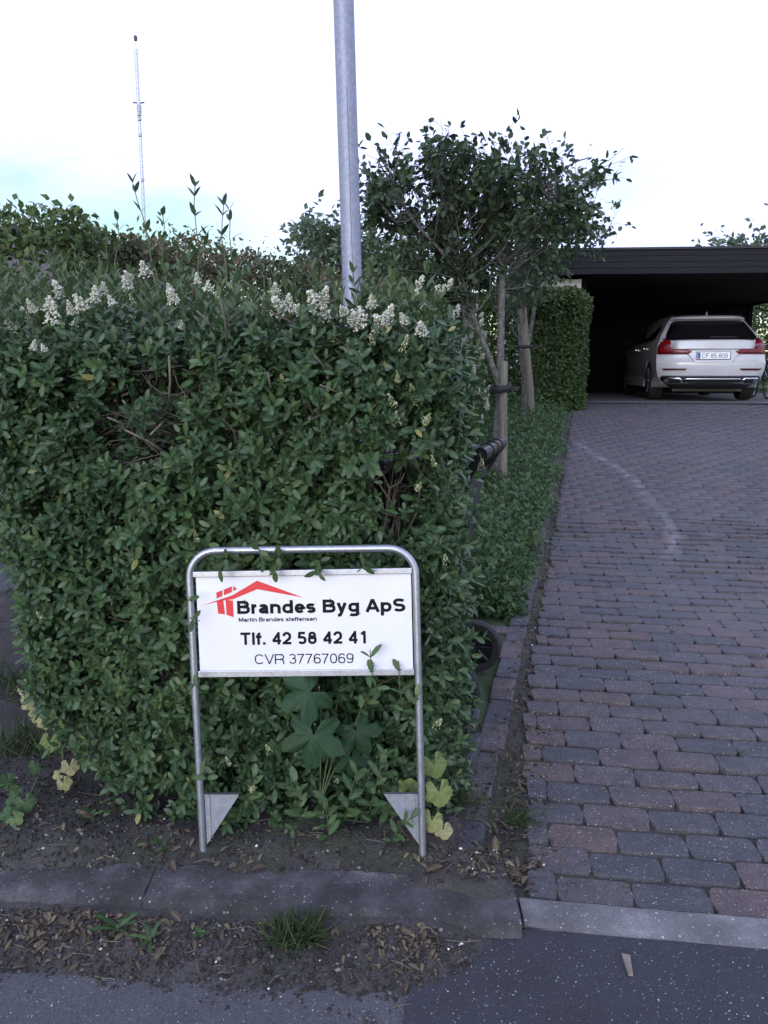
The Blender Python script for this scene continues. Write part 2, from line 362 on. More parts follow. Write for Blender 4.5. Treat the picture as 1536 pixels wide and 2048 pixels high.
class MB:
    """collects faces for one mesh"""
    def __init__(s): s.v = []; s.f = []
    def add(s, vs, fs):
        k = len(s.v); s.v += [tuple(q) for q in vs]; s.f += [tuple(i + k for i in q) for q in fs]; return s
    def box(s, a, b):
        x0, y0, z0 = a; x1, y1, z1 = b
        return s.add([(x0, y0, z0), (x1, y0, z0), (x1, y1, z0), (x0, y1, z0), (x0, y0, z1), (x1, y0, z1), (x1, y1, z1), (x0, y1, z1)],
                     [(0, 3, 2, 1), (4, 5, 6, 7), (0, 1, 5, 4), (1, 2, 6, 5), (2, 3, 7, 6), (3, 0, 4, 7)])
    def tube(s, pts, rad, sides=8, cap=True):
        pts = [Vector(p) for p in pts]; rads = rad if hasattr(rad, '__len__') else [rad] * len(pts)
        d0 = (pts[1] - pts[0]).normalized()
        up = Vector((0, 0, 1)) if abs(d0.z) < .9 else Vector((1, 0, 0))
        a = d0.cross(up).normalized()
        vs = []; fs = []
        for i, p in enumerate(pts):
            d = (pts[min(i + 1, len(pts) - 1)] - pts[max(i - 1, 0)]).normalized()
            a = (a - d * a.dot(d)).normalized(); b = d.cross(a)
            for j in range(sides):
                t = 2 * math.pi * j / sides
                vs.append(p + (a * math.cos(t) + b * math.sin(t)) * rads[i])
        for i in range(len(pts) - 1):
            for j in range(sides):
                k = (j + 1) % sides
                fs.append((i * sides + j, i * sides + k, (i + 1) * sides + k, (i + 1) * sides + j))
        if cap:
            fs.append(tuple(range(sides))[::-1]); e = (len(pts) - 1) * sides; fs.append(tuple(e + j for j in range(sides)))
        return s.add(vs, fs)
    def prism(s, poly, y0, y1):
        """polygon in x,z pushed from y0 to y1"""
        k = len(poly)
        vs = [(x, y0, z) for x, z in poly] + [(x, y1, z) for x, z in poly]
        fs = [tuple(range(k)), tuple(range(2 * k - 1, k - 1, -1))] + [(i, i + k, (i + 1) % k + k, (i + 1) % k) for i in range(k)]
        return s.add(vs, fs)
    def mesh(s, name, smooth=False, bevel=0):
        me = bpy.data.meshes.new(name); me.from_pydata(s.v, [], s.f); me.validate()
        bm = bmesh.new(); bm.from_mesh(me); bmesh.ops.recalc_face_normals(bm, faces=bm.faces)
        if bevel:
            es = [e for e in bm.edges if len(e.link_faces) == 2 and e.calc_face_angle(0) > .5]
            bmesh.ops.bevel(bm, geom=es, offset=bevel, segments=2, profile=.6, affect='EDGES', clamp_overlap=True)
        bm.to_mesh(me); bm.free()
        if smooth: me.polygons.foreach_set('use_smooth', [True] * len(me.polygons))
        me.update(); return me
    def build(s, name, mat, parent=None, smooth=False, bevel=0):
        me = s.mesh(name, smooth, bevel)
        if smooth and bevel == 0:
            try: me.set_sharp_from_angle(angle=R(40))
            except Exception: pass
        return link(name, me, mat, parent)

# ------------------------------------------------------------------ leaf machinery (numpy)
def leaf_tpl(width=.4, fold=.12, curl=.15, st=(.3, .68), wid=(.95, .9)):
    """unit leaf along +x, blade normal +z -> verts, tris, mid"""
    v = [(0, 0, 0)]; mid = [1]
    for t, q in zip(st, wid):
        z = -curl * t * t; y = width * .5 * q
        v += [(t, y, z + fold * y), (t, 0, z), (t, -y, z + fold * y)]; mid += [0, 1, 0]
    v.append((1, 0, -curl)); mid.append(.6)
    k = len(st); T = [(0, 2, 1), (0, 3, 2)]
    for i in range(k - 1):
        a = 1 + 3 * i; c = a + 3
        T += [(a, a + 1, c + 1), (a, c + 1, c), (a + 1, a + 2, c + 2), (a + 1, c + 2, c + 1)]
    a = 1 + 3 * (k - 1); e = 1 + 3 * k
    T += [(a, a + 1, e), (a + 1, a + 2, e)]
    return np.array(v, float), np.array(T), np.array(mid, float)
def basis(d, roll):
    """(n,3,3) with columns x,y,z, z along d, spun by roll"""
    d = d / np.linalg.norm(d, axis=1, keepdims=True)
    ref = np.where(np.abs(d[:, 2:3]) < .95, np.array([[0, 0, 1.0]]), np.array([[1.0, 0, 0]]))
    a = np.cross(ref, d); a /= np.linalg.norm(a, axis=1, keepdims=True); b = np.cross(d, a)
    c, s = np.cos(roll)[:, None], np.sin(roll)[:, None]
    return np.stack([a * c + b * s, -a * s + b * c, d], axis=2)
def leaf_frame(axis, nrm):
    """leaf matrices: x along axis, z close to nrm"""
    x = axis / np.linalg.norm(axis, axis=1, keepdims=True)
    y = np.cross(nrm, x); y /= np.maximum(np.linalg.norm(y, axis=1, keepdims=True), 1e-6); z = np.cross(x, y)
    return np.stack([x, y, z], axis=2)
def bake(name, tpl, M, P, lv):
    V0, T0, mid = tpl; n = len(P); k = len(V0)
    V = np.einsum('nij,kj->nki', M, V0) + P[:, None, :]
    T = (T0[None] + (np.arange(n) * k)[:, None, None])
    return trimesh(name, V, T, {'lv': np.repeat(lv, k), 'mid': np.tile(mid, n)})
def sprig_tpl(r, nodes, length, l0, l1, spread0=70, spread1=35, jitter=.25):
    """opposite leaf pairs up a twig along +z -> list of (matrix incl. scale, position)"""
    Ms = []; Ps = []
    tw = r.uniform(0, 3.14)
    for i in range(nodes):
        t = (i + .6) / nodes
        sp = R(spread0 + (spread1 - spread0) * t); ll = l0 + (l1 - l0) * (1 - abs(2 * t - 1.15))
        for s in (0, 1):
            az = tw + i * math.pi / 2 + s * math.pi + r.normal(0, jitter)
            q = sp + r.normal(0, .16)
            ax = np.array([math.sin(q) * math.cos(az), math.sin(q) * math.sin(az), math.cos(q)])
            nn = np.array([-math.cos(q) * math.cos(az), -math.cos(q) * math.sin(az), math.sin(q)]) + r.normal(0, .18, 3)
            m = leaf_frame(ax[None], nn[None])[0] * (ll * r.uniform(.75, 1.15))
            Ms.append(m); Ps.append([0, 0, length * t])
    return np.array(Ms), np.array(Ps)
def place_sprigs(tpls, P, D, scale, r):
    """-> leaf matrices, positions, sprig index"""
    idx = r.integers(0, len(tpls), len(P)); B = basis(D, r.uniform(0, 6.28, len(P))) * scale[:, None, None]
    MM = []; PP = []; SS = []
    for k, (M, Q) in enumerate(tpls):
        sel = np.where(idx == k)[0]
        if not len(sel): continue
        MM.append(np.einsum('nij,ljk->nlik', B[sel], M).reshape(-1, 3, 3))
        PP.append((np.einsum('nij,lj->nli', B[sel], Q) + P[sel][:, None]).reshape(-1, 3))
        SS.append(np.repeat(sel, len(Q)))
    return np.concatenate(MM), np.concatenate(PP), np.concatenate(SS)
_NK = rng.normal(0, 1, (3, 12, 3)); _NP = rng.uniform(0, 6.28, (3, 12))
def wave(P, f, k=0):
    """smooth pseudo noise, about -1..1"""
    return np.sin(P @ (_NK[k].T * f) + _NP[k]).mean(axis=1) * 2.2
def box_surface(n, lo, hi, rad, faces, r):
    """points and normals on a rounded box; faces: dict of face -> weight"""
    lo = np.array(lo); hi = np.array(hi); s = hi - lo
    area = {'-y': s[0] * s[2], '+y': s[0] * s[2], '-x': s[1] * s[2], '+x': s[1] * s[2], '+z': s[0] * s[1]}
    tot = sum(area[f] * wgt for f, wgt in faces.items()); Ps = []
    for f, wgt in faces.items():
        k = int(n * area[f] * wgt / tot); q = lo + r.random((k, 3)) * s
        a = 'xyz'.index(f[1]); q[:, a] = hi[a] if f[0] == '+' else lo[a]; Ps.append(q)
    P = np.concatenate(Ps)
    inn = np.clip(P, lo + rad, hi - rad); inn[:, 2] = np.clip(P[:, 2], lo[2], hi[2] - rad)
    d = P - inn; ln = np.maximum(np.linalg.norm(d, axis=1, keepdims=True), 1e-5); Nn = d / ln
    return inn + Nn * rad, Nn

def twig_mesh(name, A, B, r0, r1, bend=0, sides=4):
    """many thin tapered twigs from A to B, one mesh"""
    n = len(A); D = B - A; ref = np.tile(np.array([[.31, .27, .91]]), (n, 1))
    a = np.cross(D, ref); a /= np.maximum(np.linalg.norm(a, axis=1, keepdims=True), 1e-6); b = np.cross(D / np.linalg.norm(D, axis=1, keepdims=True), a)
    rings = []
    off = rng.normal(0, 1, (n, 2)) * bend * np.linalg.norm(D, axis=1)[:, None]
    for t, rr in ((0, r0), (.5, (r0 + r1) / 2), (1, r1)):
        c = A + D * t + (a * off[:, :1] + b * off[:, 1:]) * (1 if t == .5 else 0)
        rr = np.broadcast_to(rr, (n,))[:, None]
        rings.append(np.stack([c + (a * math.cos(6.283 * j / sides) + b * math.sin(6.283 * j / sides)) * rr for j in range(sides)], axis=1))
    V = np.concatenate(rings, axis=1); T = []
    for k in range(2):
        for j in range(sides):
            j2 = (j + 1) % sides; p = k * sides
            T += [(p + j, p + j2, p + sides + j2), (p + j, p + sides + j2, p + sides + j)]
    T = np.array(T)[None] + (np.arange(n) * sides * 3)[:, None, None]
    return trimesh(name, V, T)

# ================================================================== SETTING
# ground sheet to the horizon
def grid_sheet(name, xs, ys, zf, mat):
    xs = np.array(xs); ys = np.array(ys); X, Y = np.meshgrid(xs, ys); Z = zf(X, Y)
    V = np.stack([X, Y, Z], -1).reshape(-1, 3); nx, ny = len(xs), len(ys)
    i, j = np.meshgrid(np.arange(nx - 1), np.arange(ny - 1)); a = (j * nx + i).ravel()
    T = np.concatenate([np.stack([a, a + 1, a + nx + 1], -1), np.stack([a, a + nx + 1, a + nx], -1)])
    return link(name, trimesh(name, V, T), mat)
def terr(X, Y):
    inside = X > xe(Y) - .02
    z = np.where(inside, dz(Y) - .10, gz(X, Y) - .03)
    return np.where(Y < 1.86, -.06, z)
xs = np.concatenate([[-700, -200, -60, -20, -9], np.arange(-5, 8.01, .2), [10, 14, 25, 70, 220, 700]])
ys = np.concatenate([[-300, -60, -10, 1.84, 1.88], np.arange(2.0, 15, .2), [16, 18, 20, 24, 30, 50, 120, 300, 900]])
tag(grid_sheet('ground', xs, ys, terr, 'meadow'), kind='structure')

# road: old asphalt with a newer dark patch in front of the drive
road = MB().box((-60, -14, -.05), (60, 1.80, 0.024)); ro = road.build('road', 'asphalt_old'); tag(ro, kind='structure')
pl = [(.155, 1.772), (.115, 1.70), (.06, 1.60), (.045, 1.52), (.03, 1.30), (.06, .6), (.02, -1.5), (6, -1.5), (6, 1.15), (1.5, 1.655), (.95, 1.710), (.36, 1.782)]
pm = MB().add([(x, y, .030) for x, y in pl] + [(x, y, .020) for x, y in pl], [tuple(range(len(pl)))[::-1]] + [(i, (i + 1) % len(pl), (i + 1) % len(pl) + len(pl), i + len(pl)) for i in range(len(pl))])
po = pm.build('asphalt_patch', 'asphalt_new'); tag(po, kind='structure')

# kerbs
def kerb_stone(parent, x0, x1, yf, width, ztop0, mat, slope, zbot=-.04, chip=.006, seed=0):
    r = random.Random(seed); mb = MB(); nseg = 14; prof = []
    for i in range(nseg + 1):
        x = x0 + (x1 - x0) * i / nseg; y0 = yf(x); ztop = ztop0 - (.020 * float(sstep(-.1, .34, x)) if ztop0 > .06 else 0); e = lambda: r.uniform(-chip, chip)
        prof.append([(x, y0 + .004 + e() * .3, zbot), (x, y0 + e() * .4, ztop - .028 + e()), (x, y0 + .012 + e() * .6, ztop - .006 + e() * .6), (x, y0 + .030, ztop + e() * .5), (x, y0 + width, ztop + slope + e() * .4), (x, y0 + width, zbot)])
    k = 6; vs = [q for row in prof for q in row]; fs = []
    for i in range(nseg):
        for j in range(k):
            fs.append((i * k + j, i * k + (j + 1) % k, (i + 1) * k + (j + 1) % k, (i + 1) * k + j))
    fs += [tuple(range(k)), tuple(nseg * k + j for j in range(k))[::-1]]
    mb.add(vs, fs); return mb.build('kerb_stone', mat, parent, smooth=True)
kl = empty('kerb', (0, 0, 0)); tag(kl, kind='structure')
fl = lambda x: 1.748 + (.33 - x) * .062
for i, (a, c) in enumerate([(-3.6, -2.63), (-2.628, -1.63), (-1.628, -.612), (-.610, .338)]):
    kerb_stone(kl, a, c, fl, .15, .088, 'old_kerb', .006, seed=i)
kf = empty('flush_kerb', (0, 0, 0)); tag(kf, kind='structure')
ff = lambda x: 1.780 - (x - .36) * .135
for i, (a, c) in enumerate([(.352, 1.30), (1.31, 2.25), (2.26, 3.2)]):
    kerb_stone(kf, a, c, ff, .10, .040, 'concrete', .006, chip=.004, seed=9 + i)

# soil bed round the sign and along the kerb
def bedz(X, Y):
    P = np.stack([X.ravel(), Y.ravel(), 0 * X.ravel()], -1)
    nz_ = (wave(P, 9, 0) * .010 + wave(P, 31, 1) * .006 + wave(P, 80, 2) * .004).reshape(X.shape)
    z = .089 + .034 * sstep(1.90, 2.04, Y) - .03 * (1 - sstep(1.80, 1.885, Y + .10 * (X - .33) * .62)) + .02 * sstep(2.3, 3.0, Y) + .035 * sstep(3.0, 4.4, Y) + nz_
    z = z - .09 * sstep(xe(Y) - .055, xe(Y) - .035, X) * sstep(1.98, 2.04, Y) - .10 * sstep(.31, .37, X)
    return z
tag(grid_sheet('soil_bed', np.arange(-2.6, .80, .018), np.arange(1.80, 4.4, .018), bedz, 'soil'), kind='structure')
def gutz(X, Y):
    P = np.stack([X.ravel(), Y.ravel(), 0 * X.ravel()], -1)
    nz_ = (wave(P, 8, 1) * .010 + wave(P, 33, 2) * .005 + wave(P, 85, 0) * .003).reshape(X.shape)
    d = (fl(X) + .01) - Y
    prof = .044 * (1 - sstep(0.0, .24, d)) - .003 * sstep(.1, .3, d) - .010 * sstep(.26, .36, d)
    return prof * (1 - .9 * sstep(.06, .3, X)) + nz_ * np.where(d < .1, .8, .55) - .03 * sstep(.08, .34, X + .8 * d - .12) + .022
tag(grid_sheet('gutter_soil', np.arange(-3.2, .36, .016), np.arange(1.40, 1.93, .014), gutz, 'soil'), kind='structure')
# side street left of the hedge
tag(MB().add([(-9, 2.6, .10), (-1.55, 2.75, .125), (-1.45, 3.4, .13), (-2.0, 6.0, .15), (-9, 16, .2)], [(0, 1, 2, 3, 4)]).build('side_path', 'asphalt_old'), kind='structure')

# driveway with its pavers
ys = np.concatenate([np.arange(1.80, 13.2, .15), [14.5]])
V = []; T = []
for i, y in enumerate(ys):
    yl = float(y); V += [(xe(yl) - .05, yl, dz(yl) - .014), (.50 * yl + 3.2, yl - .25, dz(yl - .25) - .014)]
    if i: a = 2 * i; T += [(a - 2, a - 1, a + 1), (a - 2, a + 1, a)]
drive = link('driveway', trimesh('driveway', V, T), 'joint_soil'); tag(drive, kind='structure')
PH = R(-7.7)                                            # courses run this way
cu, su = math.cos(PH), math.sin(PH)
def paver_mesh(lx, ly, seed):
    r = random.Random(seed); hx, hy = lx / 2, ly / 2; out_ = []
    for sx, sy, a0 in ((1, -1, -90), (1, 1, 0), (-1, 1, 90), (-1, -1, 180)):
        cr_ = .017
        for a in (0, 45, 90):
            t = R(a0 + a); out_.append((sx * (hx - cr_) + cr_ * math.cos(t) + r.uniform(-.0028, .0028), sy * (hy - cr_) + cr_ * math.sin(t) + r.uniform(-.0022, .0022)))
        if sx == 1 and sy == -1: out_.append((hx + .005, 0))
        if sx == -1 and sy == 1: out_.append((-hx - .005, 0))
    k = len(out_); V = [(x * .978, y * .965, 0) for x, y in out_] + [(x, y, -.0045) for x, y in out_] + [(x, y, -.035) for x, y in out_]
    V.append((0, 0, .0004)); F = [(i, (i + 1) % k, 3 * k) for i in range(k)]
    for q in (0, k): F += [(q + i, q + k + i, q + k + (i + 1) % k) for i in range(k)] + [(q + i, q + k + (i + 1) % k, q + (i + 1) % k) for i in range(k)]
    return np.array(V), np.array(F)
LX, LY = .197, .117
pvar = [paver_mesh(LX - .005, LY - .005, s) for s in range(5)]
pme = []
for s, (v, f) in enumerate(pvar):
    me = trimesh('paver', v, f, smooth=True); me.materials.append(MATS['paver']); me.set_sharp_from_angle(angle=R(14)); pme.append(me)
spots = []
r = random.Random(5)
for row in range(0, 134):
    off = (row % 2) * LX / 2 + r.uniform(-.015, .015); wob = r.uniform(-.004, .004)
    for c in range(-40, 66):
        lx = c * LX + off; ly = row * LY
        x = .36 + lx * cu - ly * su; y = 1.942 + lx * su + ly * cu + wob * math.sin(lx * 2 + row)
        if y > 12.95 or x > .48 * y + 1.6 or abs(x) > .49 * y + .9: continue
        edge = float(xe(y)) + float(np.interp(y, [1.9, 2.2, 2.8, 3.6], [.17, .15, .09, .075])) + r.uniform(-.01, .01); sx = 1.0
        if x - LX / 2 < edge:
            wd_ = x + LX / 2 - edge
            if wd_ < .04: continue
            sx = wd_ / LX; x = x + LX / 2 - wd_ / 2
        z = float(dz(y)) + r.uniform(-.003, .003) + .004 * math.sin(x * 2.3 + y * 1.7)
        spots.append((x, y, z, math.atan2(float(dz(y + .1) - dz(y - .1)), .2), r.random(), sx))
def visible_rank(s): return s[1] + (2.5 if s[0] > .49 * s[1] + .15 else 0)
spots.sort(key=visible_rank)
for i, (x, y, z, sl, rv, sx) in enumerate(spots[:300]):
    o = link('paver', pme[i % 5], None, drive)
    o.location = (x, y, z); o.rotation_euler = (sl + r.uniform(-.012, .012), r.uniform(-.012, .012), PH + r.uniform(-.018, .018) + (math.pi if rv > .5 else 0)); o.scale = (sx, 1, 1)
VV = []; TT = []; AA = []; k0 = 0
for i, (x, y, z, sl, rv, sx) in enumerate(spots[300:]):
    v, f = pvar[i % 5]; a = PH + r.uniform(-.018, .018); M = np.array(Matrix.Rotation(a, 3, 'Z') @ Matrix.Rotation(sl + r.uniform(-.012, .012), 3, 'X'))
    VV.append((v * np.array([sx, 1, 1])) @ M.T + np.array([x, y, z])); TT.append(f + k0); AA.append(np.full(len(v), rv)); k0 += len(v)
pf = link('paver_field', trimesh('paver_field', np.concatenate(VV), np.concatenate(TT), {'lv': np.concatenate(AA)}), 'paver_joined', drive)
pf['kind'] = 'stuff'
# cut pavers along the left edge, then the edging bricks
def brick_me(lx, ly, seed):
    rr = random.Random(seed); mb = MB().box((-lx / 2, -ly / 2, -.05), (lx / 2, ly / 2, 0)); me = mb.mesh('edging_brick', False, .008)
    for v in me.vertices: v.co += Vector((rr.uniform(-.002, .002), rr.uniform(-.002, .002), rr.uniform(-.0015, .0015)))
    return me
ebm = [brick_me(.092, .20, s) for s in range(4)]
for me in ebm: me.materials.append(MATS['paver'])
EA = math.atan(.25)
s_ = 0.0; i = 0
while True:
    y = 2.02 + s_ * math.cos(EA); s_ += .208; i += 1
    if y > 10.5: break
    x = xe(y) + r.uniform(-.006, .006)
    o = link('edging_brick', ebm[i % 4], None, drive)
    o.location = (x, y + .09, float(dz(y + .09)) + .010 + r.uniform(-.005, .003)); o.rotation_euler = (math.atan2(float(dz(y + .2) - dz(y)), .2), r.uniform(-.04, .04), -EA + r.uniform(-.03, .03))
# little paved stand for the bin
for i, (x, y, a) in enumerate([(.33, 3.02, 0), (.30, 2.80, 0), (.28, 2.58, 0), (.42, 3.42, 0), (.40, 3.64, 1), (.55, 3.80, 1), (.33, 3.80, 1), (.20, 3.25, 0), (.22, 3.5, 0), (.31, 3.24, 0), (.18, 3.02, 0), (.1, 3.4, 1), (.0, 3.5, 1)]):
    o = link('stand_brick', ebm[i % 4], None, drive); o.location = (x, y, .128 + .035 * max(0, y - 3.2) + r.uniform(-.003, .003)); o.rotation_euler = (.04, r.uniform(-.02, .02), -EA + (math.pi / 2 if a else 0) + r.uniform(-.04, .04))

# ================================================================== SIGN
# plain grotesque lettering drawn from strokes
def arc(cx, cy, rx, ry, a0, a1, n=14):
    sq = lambda v: math.copysign(abs(v) ** .86, v) if abs(v) > 1e-9 else 0.0
    return [(cx + rx * sq(math.cos(R(a0 + (a1 - a0) * i / n))), cy + ry * sq(math.sin(R(a0 + (a1 - a0) * i / n)))) for i in range(n + 1)]
ADV = {'B': .70, 'r': .37, 'a': .56, 'n': .60, 'd': .61, 'e': .57, 's': .54, 'y': .55, 'g': .61, 'A': .70, 'p': .61, 'S': .67, 'T': .61, 'l': .26, 'f': .32, '.': .27, ' ': .27,
       'M': .83, 't': .33, 'i': .26, 'C': .72, 'V': .66, 'R': .72, 'F': .61, 'O': .78, 'L': .56, **{c: .56 for c in '0123456789'}}
def glyph(c, t):
    h = t / 2; X = .53; C = .72; wd = ADV[c]; s = .042 + h; e = wd - .036 - h; cx = (s + e) / 2; rx = (e - s) / 2
    oy = X / 2 - h
    if c == 'B':
        m_ = .385; x1 = e - .17
        return [[(s, 0), (s, C)], [(s, C - h), (x1 - .02, C - h)] + arc(x1 - .02, (C - h + m_) / 2, .16, (C - h - m_) / 2, 90, -90) + [(s, m_)], [(s, m_), (x1, m_)] + arc(x1, (m_ + h) / 2, .18, (m_ - h) / 2, 90, -90) + [(s, h)]]
    if c == 'R':
        m_ = .33; x1 = e - .17
        return [[(s, 0), (s, C)], [(s, C - h), (x1, C - h)] + arc(x1, (C - h + m_) / 2, .17, (C - h - m_) / 2, 90, -90) + [(s, m_)], [(x1 - .03, m_)] + arc(x1 - .03, m_ - .12, .17, .12, 90, 0, 6) + [(e, .1), (e + .02, 0)]]
    if c == 'r': return [[(s, 0), (s, X)], [(s, X - .22)] + arc(s + .2, X - h - .19, .2, .19, 170, 95, 6)]
    if c == 'n': return [[(s, 0), (s, X)], [(s, X * .55)] + arc(cx, X - h - .16, rx, .16, 180, 0) + [(e, 0)]]
    if c == 'd': return [[(e, 0), (e, C)], arc(cx, X / 2, rx, oy, 0, 360, 24)]
    if c == 'p': return [[(s, -.2), (s, X)], arc(cx, X / 2, rx, oy, 0, 360, 24)]
    if c == 'g': return [[(e, X), (e, -.06)] + arc(cx, -.06, rx, .16 - h, 0, -155), arc(cx, X / 2 + .01, rx, oy - .01, 0, 360, 24)]
    if c == 'a': return [arc(cx - .01, X - h - .13, rx - .01, .13, 160, 0) + [(e - .02, .1), (e + .02, 0)], [(e - .02, .31), (cx, .29)] + arc(cx - .02, .165, rx - .02, .165 - h, 90, 270, 12) + [(cx + .06, h + .02), (e - .02, .16)]]
    if c == 'e': return [[(s, X / 2), (e, X / 2)] + arc(cx, X / 2, rx, oy, 0, 322, 24)]
    if c in 'sS':
        H_ = X if c == 's' else C; q = (H_ - t) / 4
        return [arc(cx, H_ - h - q, rx, q, 25, 180) + arc(cx, H_ - h - q, rx, q, 180, 270, 6)[1:] + arc(cx, h + q, rx, q, 90, 0, 6)[1:] + arc(cx, h + q, rx, q, 0, -155)[1:]]
    if c == 'y': return [[(.02 + h, X), (wd / 2, .02)], [(wd - .02 - h, X), (wd / 2 - .02, .0), (wd / 2 - .09, -.14), (wd / 2 - .2, -.15)]]
    if c == 'A': return [[(h * .9, 0), (wd / 2, C - h * .3)], [(wd - h * .9, 0), (wd / 2, C - h * .3)], [(.15, .21), (wd - .15, .21)]]
    if c == 'V': return [[(h * .9, C), (wd / 2, h * .3)], [(wd - h * .9, C), (wd / 2, h * .3)]]
    if c == 'T': return [[(.03, C - h), (wd - .03, C - h)], [(wd / 2, C), (wd / 2, 0)]]
    if c == 'F': return [[(s, 0), (s, C)], [(s, C - h), (e + h, C - h)], [(s, .37), (e, .37)]]
    if c == 'L': return [[(s, C), (s, 0)], [(s, h), (e + h, h)]]
    if c == 'l': return [[(wd / 2, 0), (wd / 2, C)]]
    if c == 'i': return [[(wd / 2, 0), (wd / 2, X)], [(wd / 2, C - t * .9), (wd / 2, C)]]
    if c == 'f': return [[(.15, 0), (.15, .56)] + arc(.15 + .13, .56, .13, .16 - h, 180, 95, 6), [(.01, X - h), (wd, X - h)]]
    if c == 't': return [[(.14, .68), (.14, .14)] + arc(.14 + .12, .14, .12, .14 - h, 180, 265, 6), [(.01, X - h), (wd, X - h)]]
    if c == '.': return [[(wd / 2, 0), (wd / 2, t)]]
    if c == 'M': return [[(s, 0), (s, C)], [(e, 0), (e, C)], [(s, C), (cx, h)], [(e, C), (cx, h)]]
    if c == 'C': return [arc(cx, C / 2, rx, C / 2 - h, 38, 322, 28)]
    if c == 'O': return [arc(cx, C / 2, rx, C / 2 - h, 0, 360, 28)]
    if c == '0': return [arc(cx, C / 2, rx, C / 2 - h, 0, 360, 28)]
    if c == '1': return [[(cx + .06, 0), (cx + .06, C)], [(cx - .13, C - .16), (cx - .02, C - .14), (cx + .06, C - .02)]]
    if c == '2': return [arc(cx, C - h - .19, rx, .19, 175, -35) + [(s + .02, h * 1.2)], [(s - h, h), (e + h, h)]]
    if c == '3': return [arc(cx - .01, C - h - .155, rx - .02, .155, 160, -90), arc(cx, h + .18, rx, .18, 95, -165)]
    if c == '4': return [[(e - .06, 0), (e - .06, C)], [(e - .06, C - h), (s - .03, .2)], [(s - .05, .17 + h * .5), (e + h, .17 + h * .5)]]
    if c == '5': return [[(e, C - h), (s + .04, C - h), (s + .01, .33)], arc(cx, .24, rx, .24 - h, 122, -150)]
    if c == '6': return [arc(cx, .23, rx, .23 - h, 0, 360, 24), [(s, .23)] + arc(cx + .02, .36, rx + .02, C - .36 - h, 180, 40)]
    if c == '9': return [arc(cx, C - .23, rx, .23 - h, 0, 360, 24), [(e, C - .23)] + arc(cx - .02, C - .36, rx + .02, C - .36 - h, 0, -140)]
    if c == '7': return [[(s - h, C - h), (e + h * .5, C - h)], [(e, C - h), (cx + .02, .36), (cx - .1, 0)]]
    if c == '8': return [arc(cx, C - h - .15, rx - .03, .15, 0, 360, 24), arc(cx, h + .185, rx, .185, 0, 360, 24)]
    return []
def letters(text, x, z, cap, width, t, y, track=0, thick=.0006):
    """mesh builder with the text standing in the x,z plane, facing -y"""
    em = cap / .72; total = sum(ADV[c] for c in text) + track * (len(text) - 1); kx = width / total
    mb = MB(); pen = 0; lay = 0
    for c in text:
        for line in glyph(c, t):
            pts = [Vector((x + (pen + px) * kx, z + pz * em)) for px, pz in line]
            hx = t / 2; closed = (pts[0] - pts[-1]).length < 1e-6; nrm = []
            n_ = len(pts); vs = []; lay = (lay + 1) % 7; yy = y - .00006 * lay
            for i in range(n_):
                a = pts[i] - pts[i - 1] if i else (pts[0] - pts[-2] if closed else pts[1] - pts[0])
                b_ = pts[i + 1] - pts[i] if i < n_ - 1 else (pts[1] - pts[0] if closed else a)
                a = a.normalized(); b_ = b_.normalized(); d = (a + b_)
                d = d.normalized() if d.length > 1e-4 else a
                q = Vector((-d.y, d.x)); m_ = 1 / max(.45, q.dot(Vector((-a.y, a.x))))
                w_ = Vector((q.x * hx * kx, q.y * hx * em)) * m_
                vs += [(pts[i].x + w_.x, yy, pts[i].y + w_.y), (pts[i].x - w_.x, yy, pts[i].y - w_.y)]
            mb.add(vs, [(2 * i, 2 * i + 1, 2 * i + 3, 2 * i + 2) for i in range(n_ - 1)])
        pen += ADV[c] + track
    return mb
def flat_mesh(mb, name, mat, parent):
    me = bpy.data.meshes.new(name); me.from_pydata(mb.v, [], mb.f); me.update()
    return link(name, me, mat, parent)

# frame axes: stands on the soil, leaning back into the hedge and a little askew
u_ = Vector((.9987, -.0518, 0)); w0 = Vector((.0045, .0877, .9961)); th = R(1.75)
ua = (u_ * math.cos(th) + w0 * math.sin(th)).normalized(); wa = (w0 * math.cos(th) - u_ * math.sin(th)).normalized(); na = wa.cross(ua)   # na points away from the viewer
sign = empty('company_sign'); SO = Vector((-.195, 1.9865, .12))
sign.matrix_world = Matrix(((ua.x, na.x, wa.x, SO.x), (ua.y, na.y, wa.y, SO.y), (ua.z, na.z, wa.z, SO.z), (0, 0, 0, 1)))
tag(sign, 'white company sign board in a galvanised tube frame pushed into the hedge', 'sign')
SIGNM = np.array(sign.matrix_world)
TR = .0100
path = [(-.301, 0, -.06), (-.303, 0, .4), (-.304, 0, .748)] + [(-.304 + .072 - .072 * math.cos(R(a)), 0, .749 + .072 * math.sin(R(a))) for a in range(10, 90, 10)] + [(-.232, 0, .8215), (0, 0, .8205), (.226, 0, .8190)] + [(.226 + .072 * math.sin(R(a)), 0, .747 + .072 * math.cos(R(a))) for a in range(10, 90, 10)] + [(.298, 0, .746), (.299, 0, .4), (.300, 0, -.07)]
MB().tube(path, TR, 14).build('tube_frame', 'galvanised', sign, smooth=True)
MB().box((-.2935, -.007, .7515), (.2885, .009, .7665)).build('top_rail', 'galvanised', sign, bevel=.0015)
MB().box((-.2915, -.007, .4800), (.2885, .009, .4970)).build('bottom_rail', 'galvanised', sign, bevel=.0015)
panel = MB().box((-.2865, -.002, .4972), (.2855, .002, .7513)).build('panel', 'sign_white', sign)
MB().prism([(-.2905, .1515), (-.196, .1505), (-.2895, .012)], -.0015, .0015).build('foot_plate', 'galv_plate', sign)
MB().box((-.2900, -.007, .1520), (-.196, .006, .1545)).build('foot_plate_flange', 'galvanised', sign)
MB().prism([(.2895, .1515), (.200, .1505), (.2895, .012)], -.0015, .0015).build('foot_plate', 'galv_plate', sign)
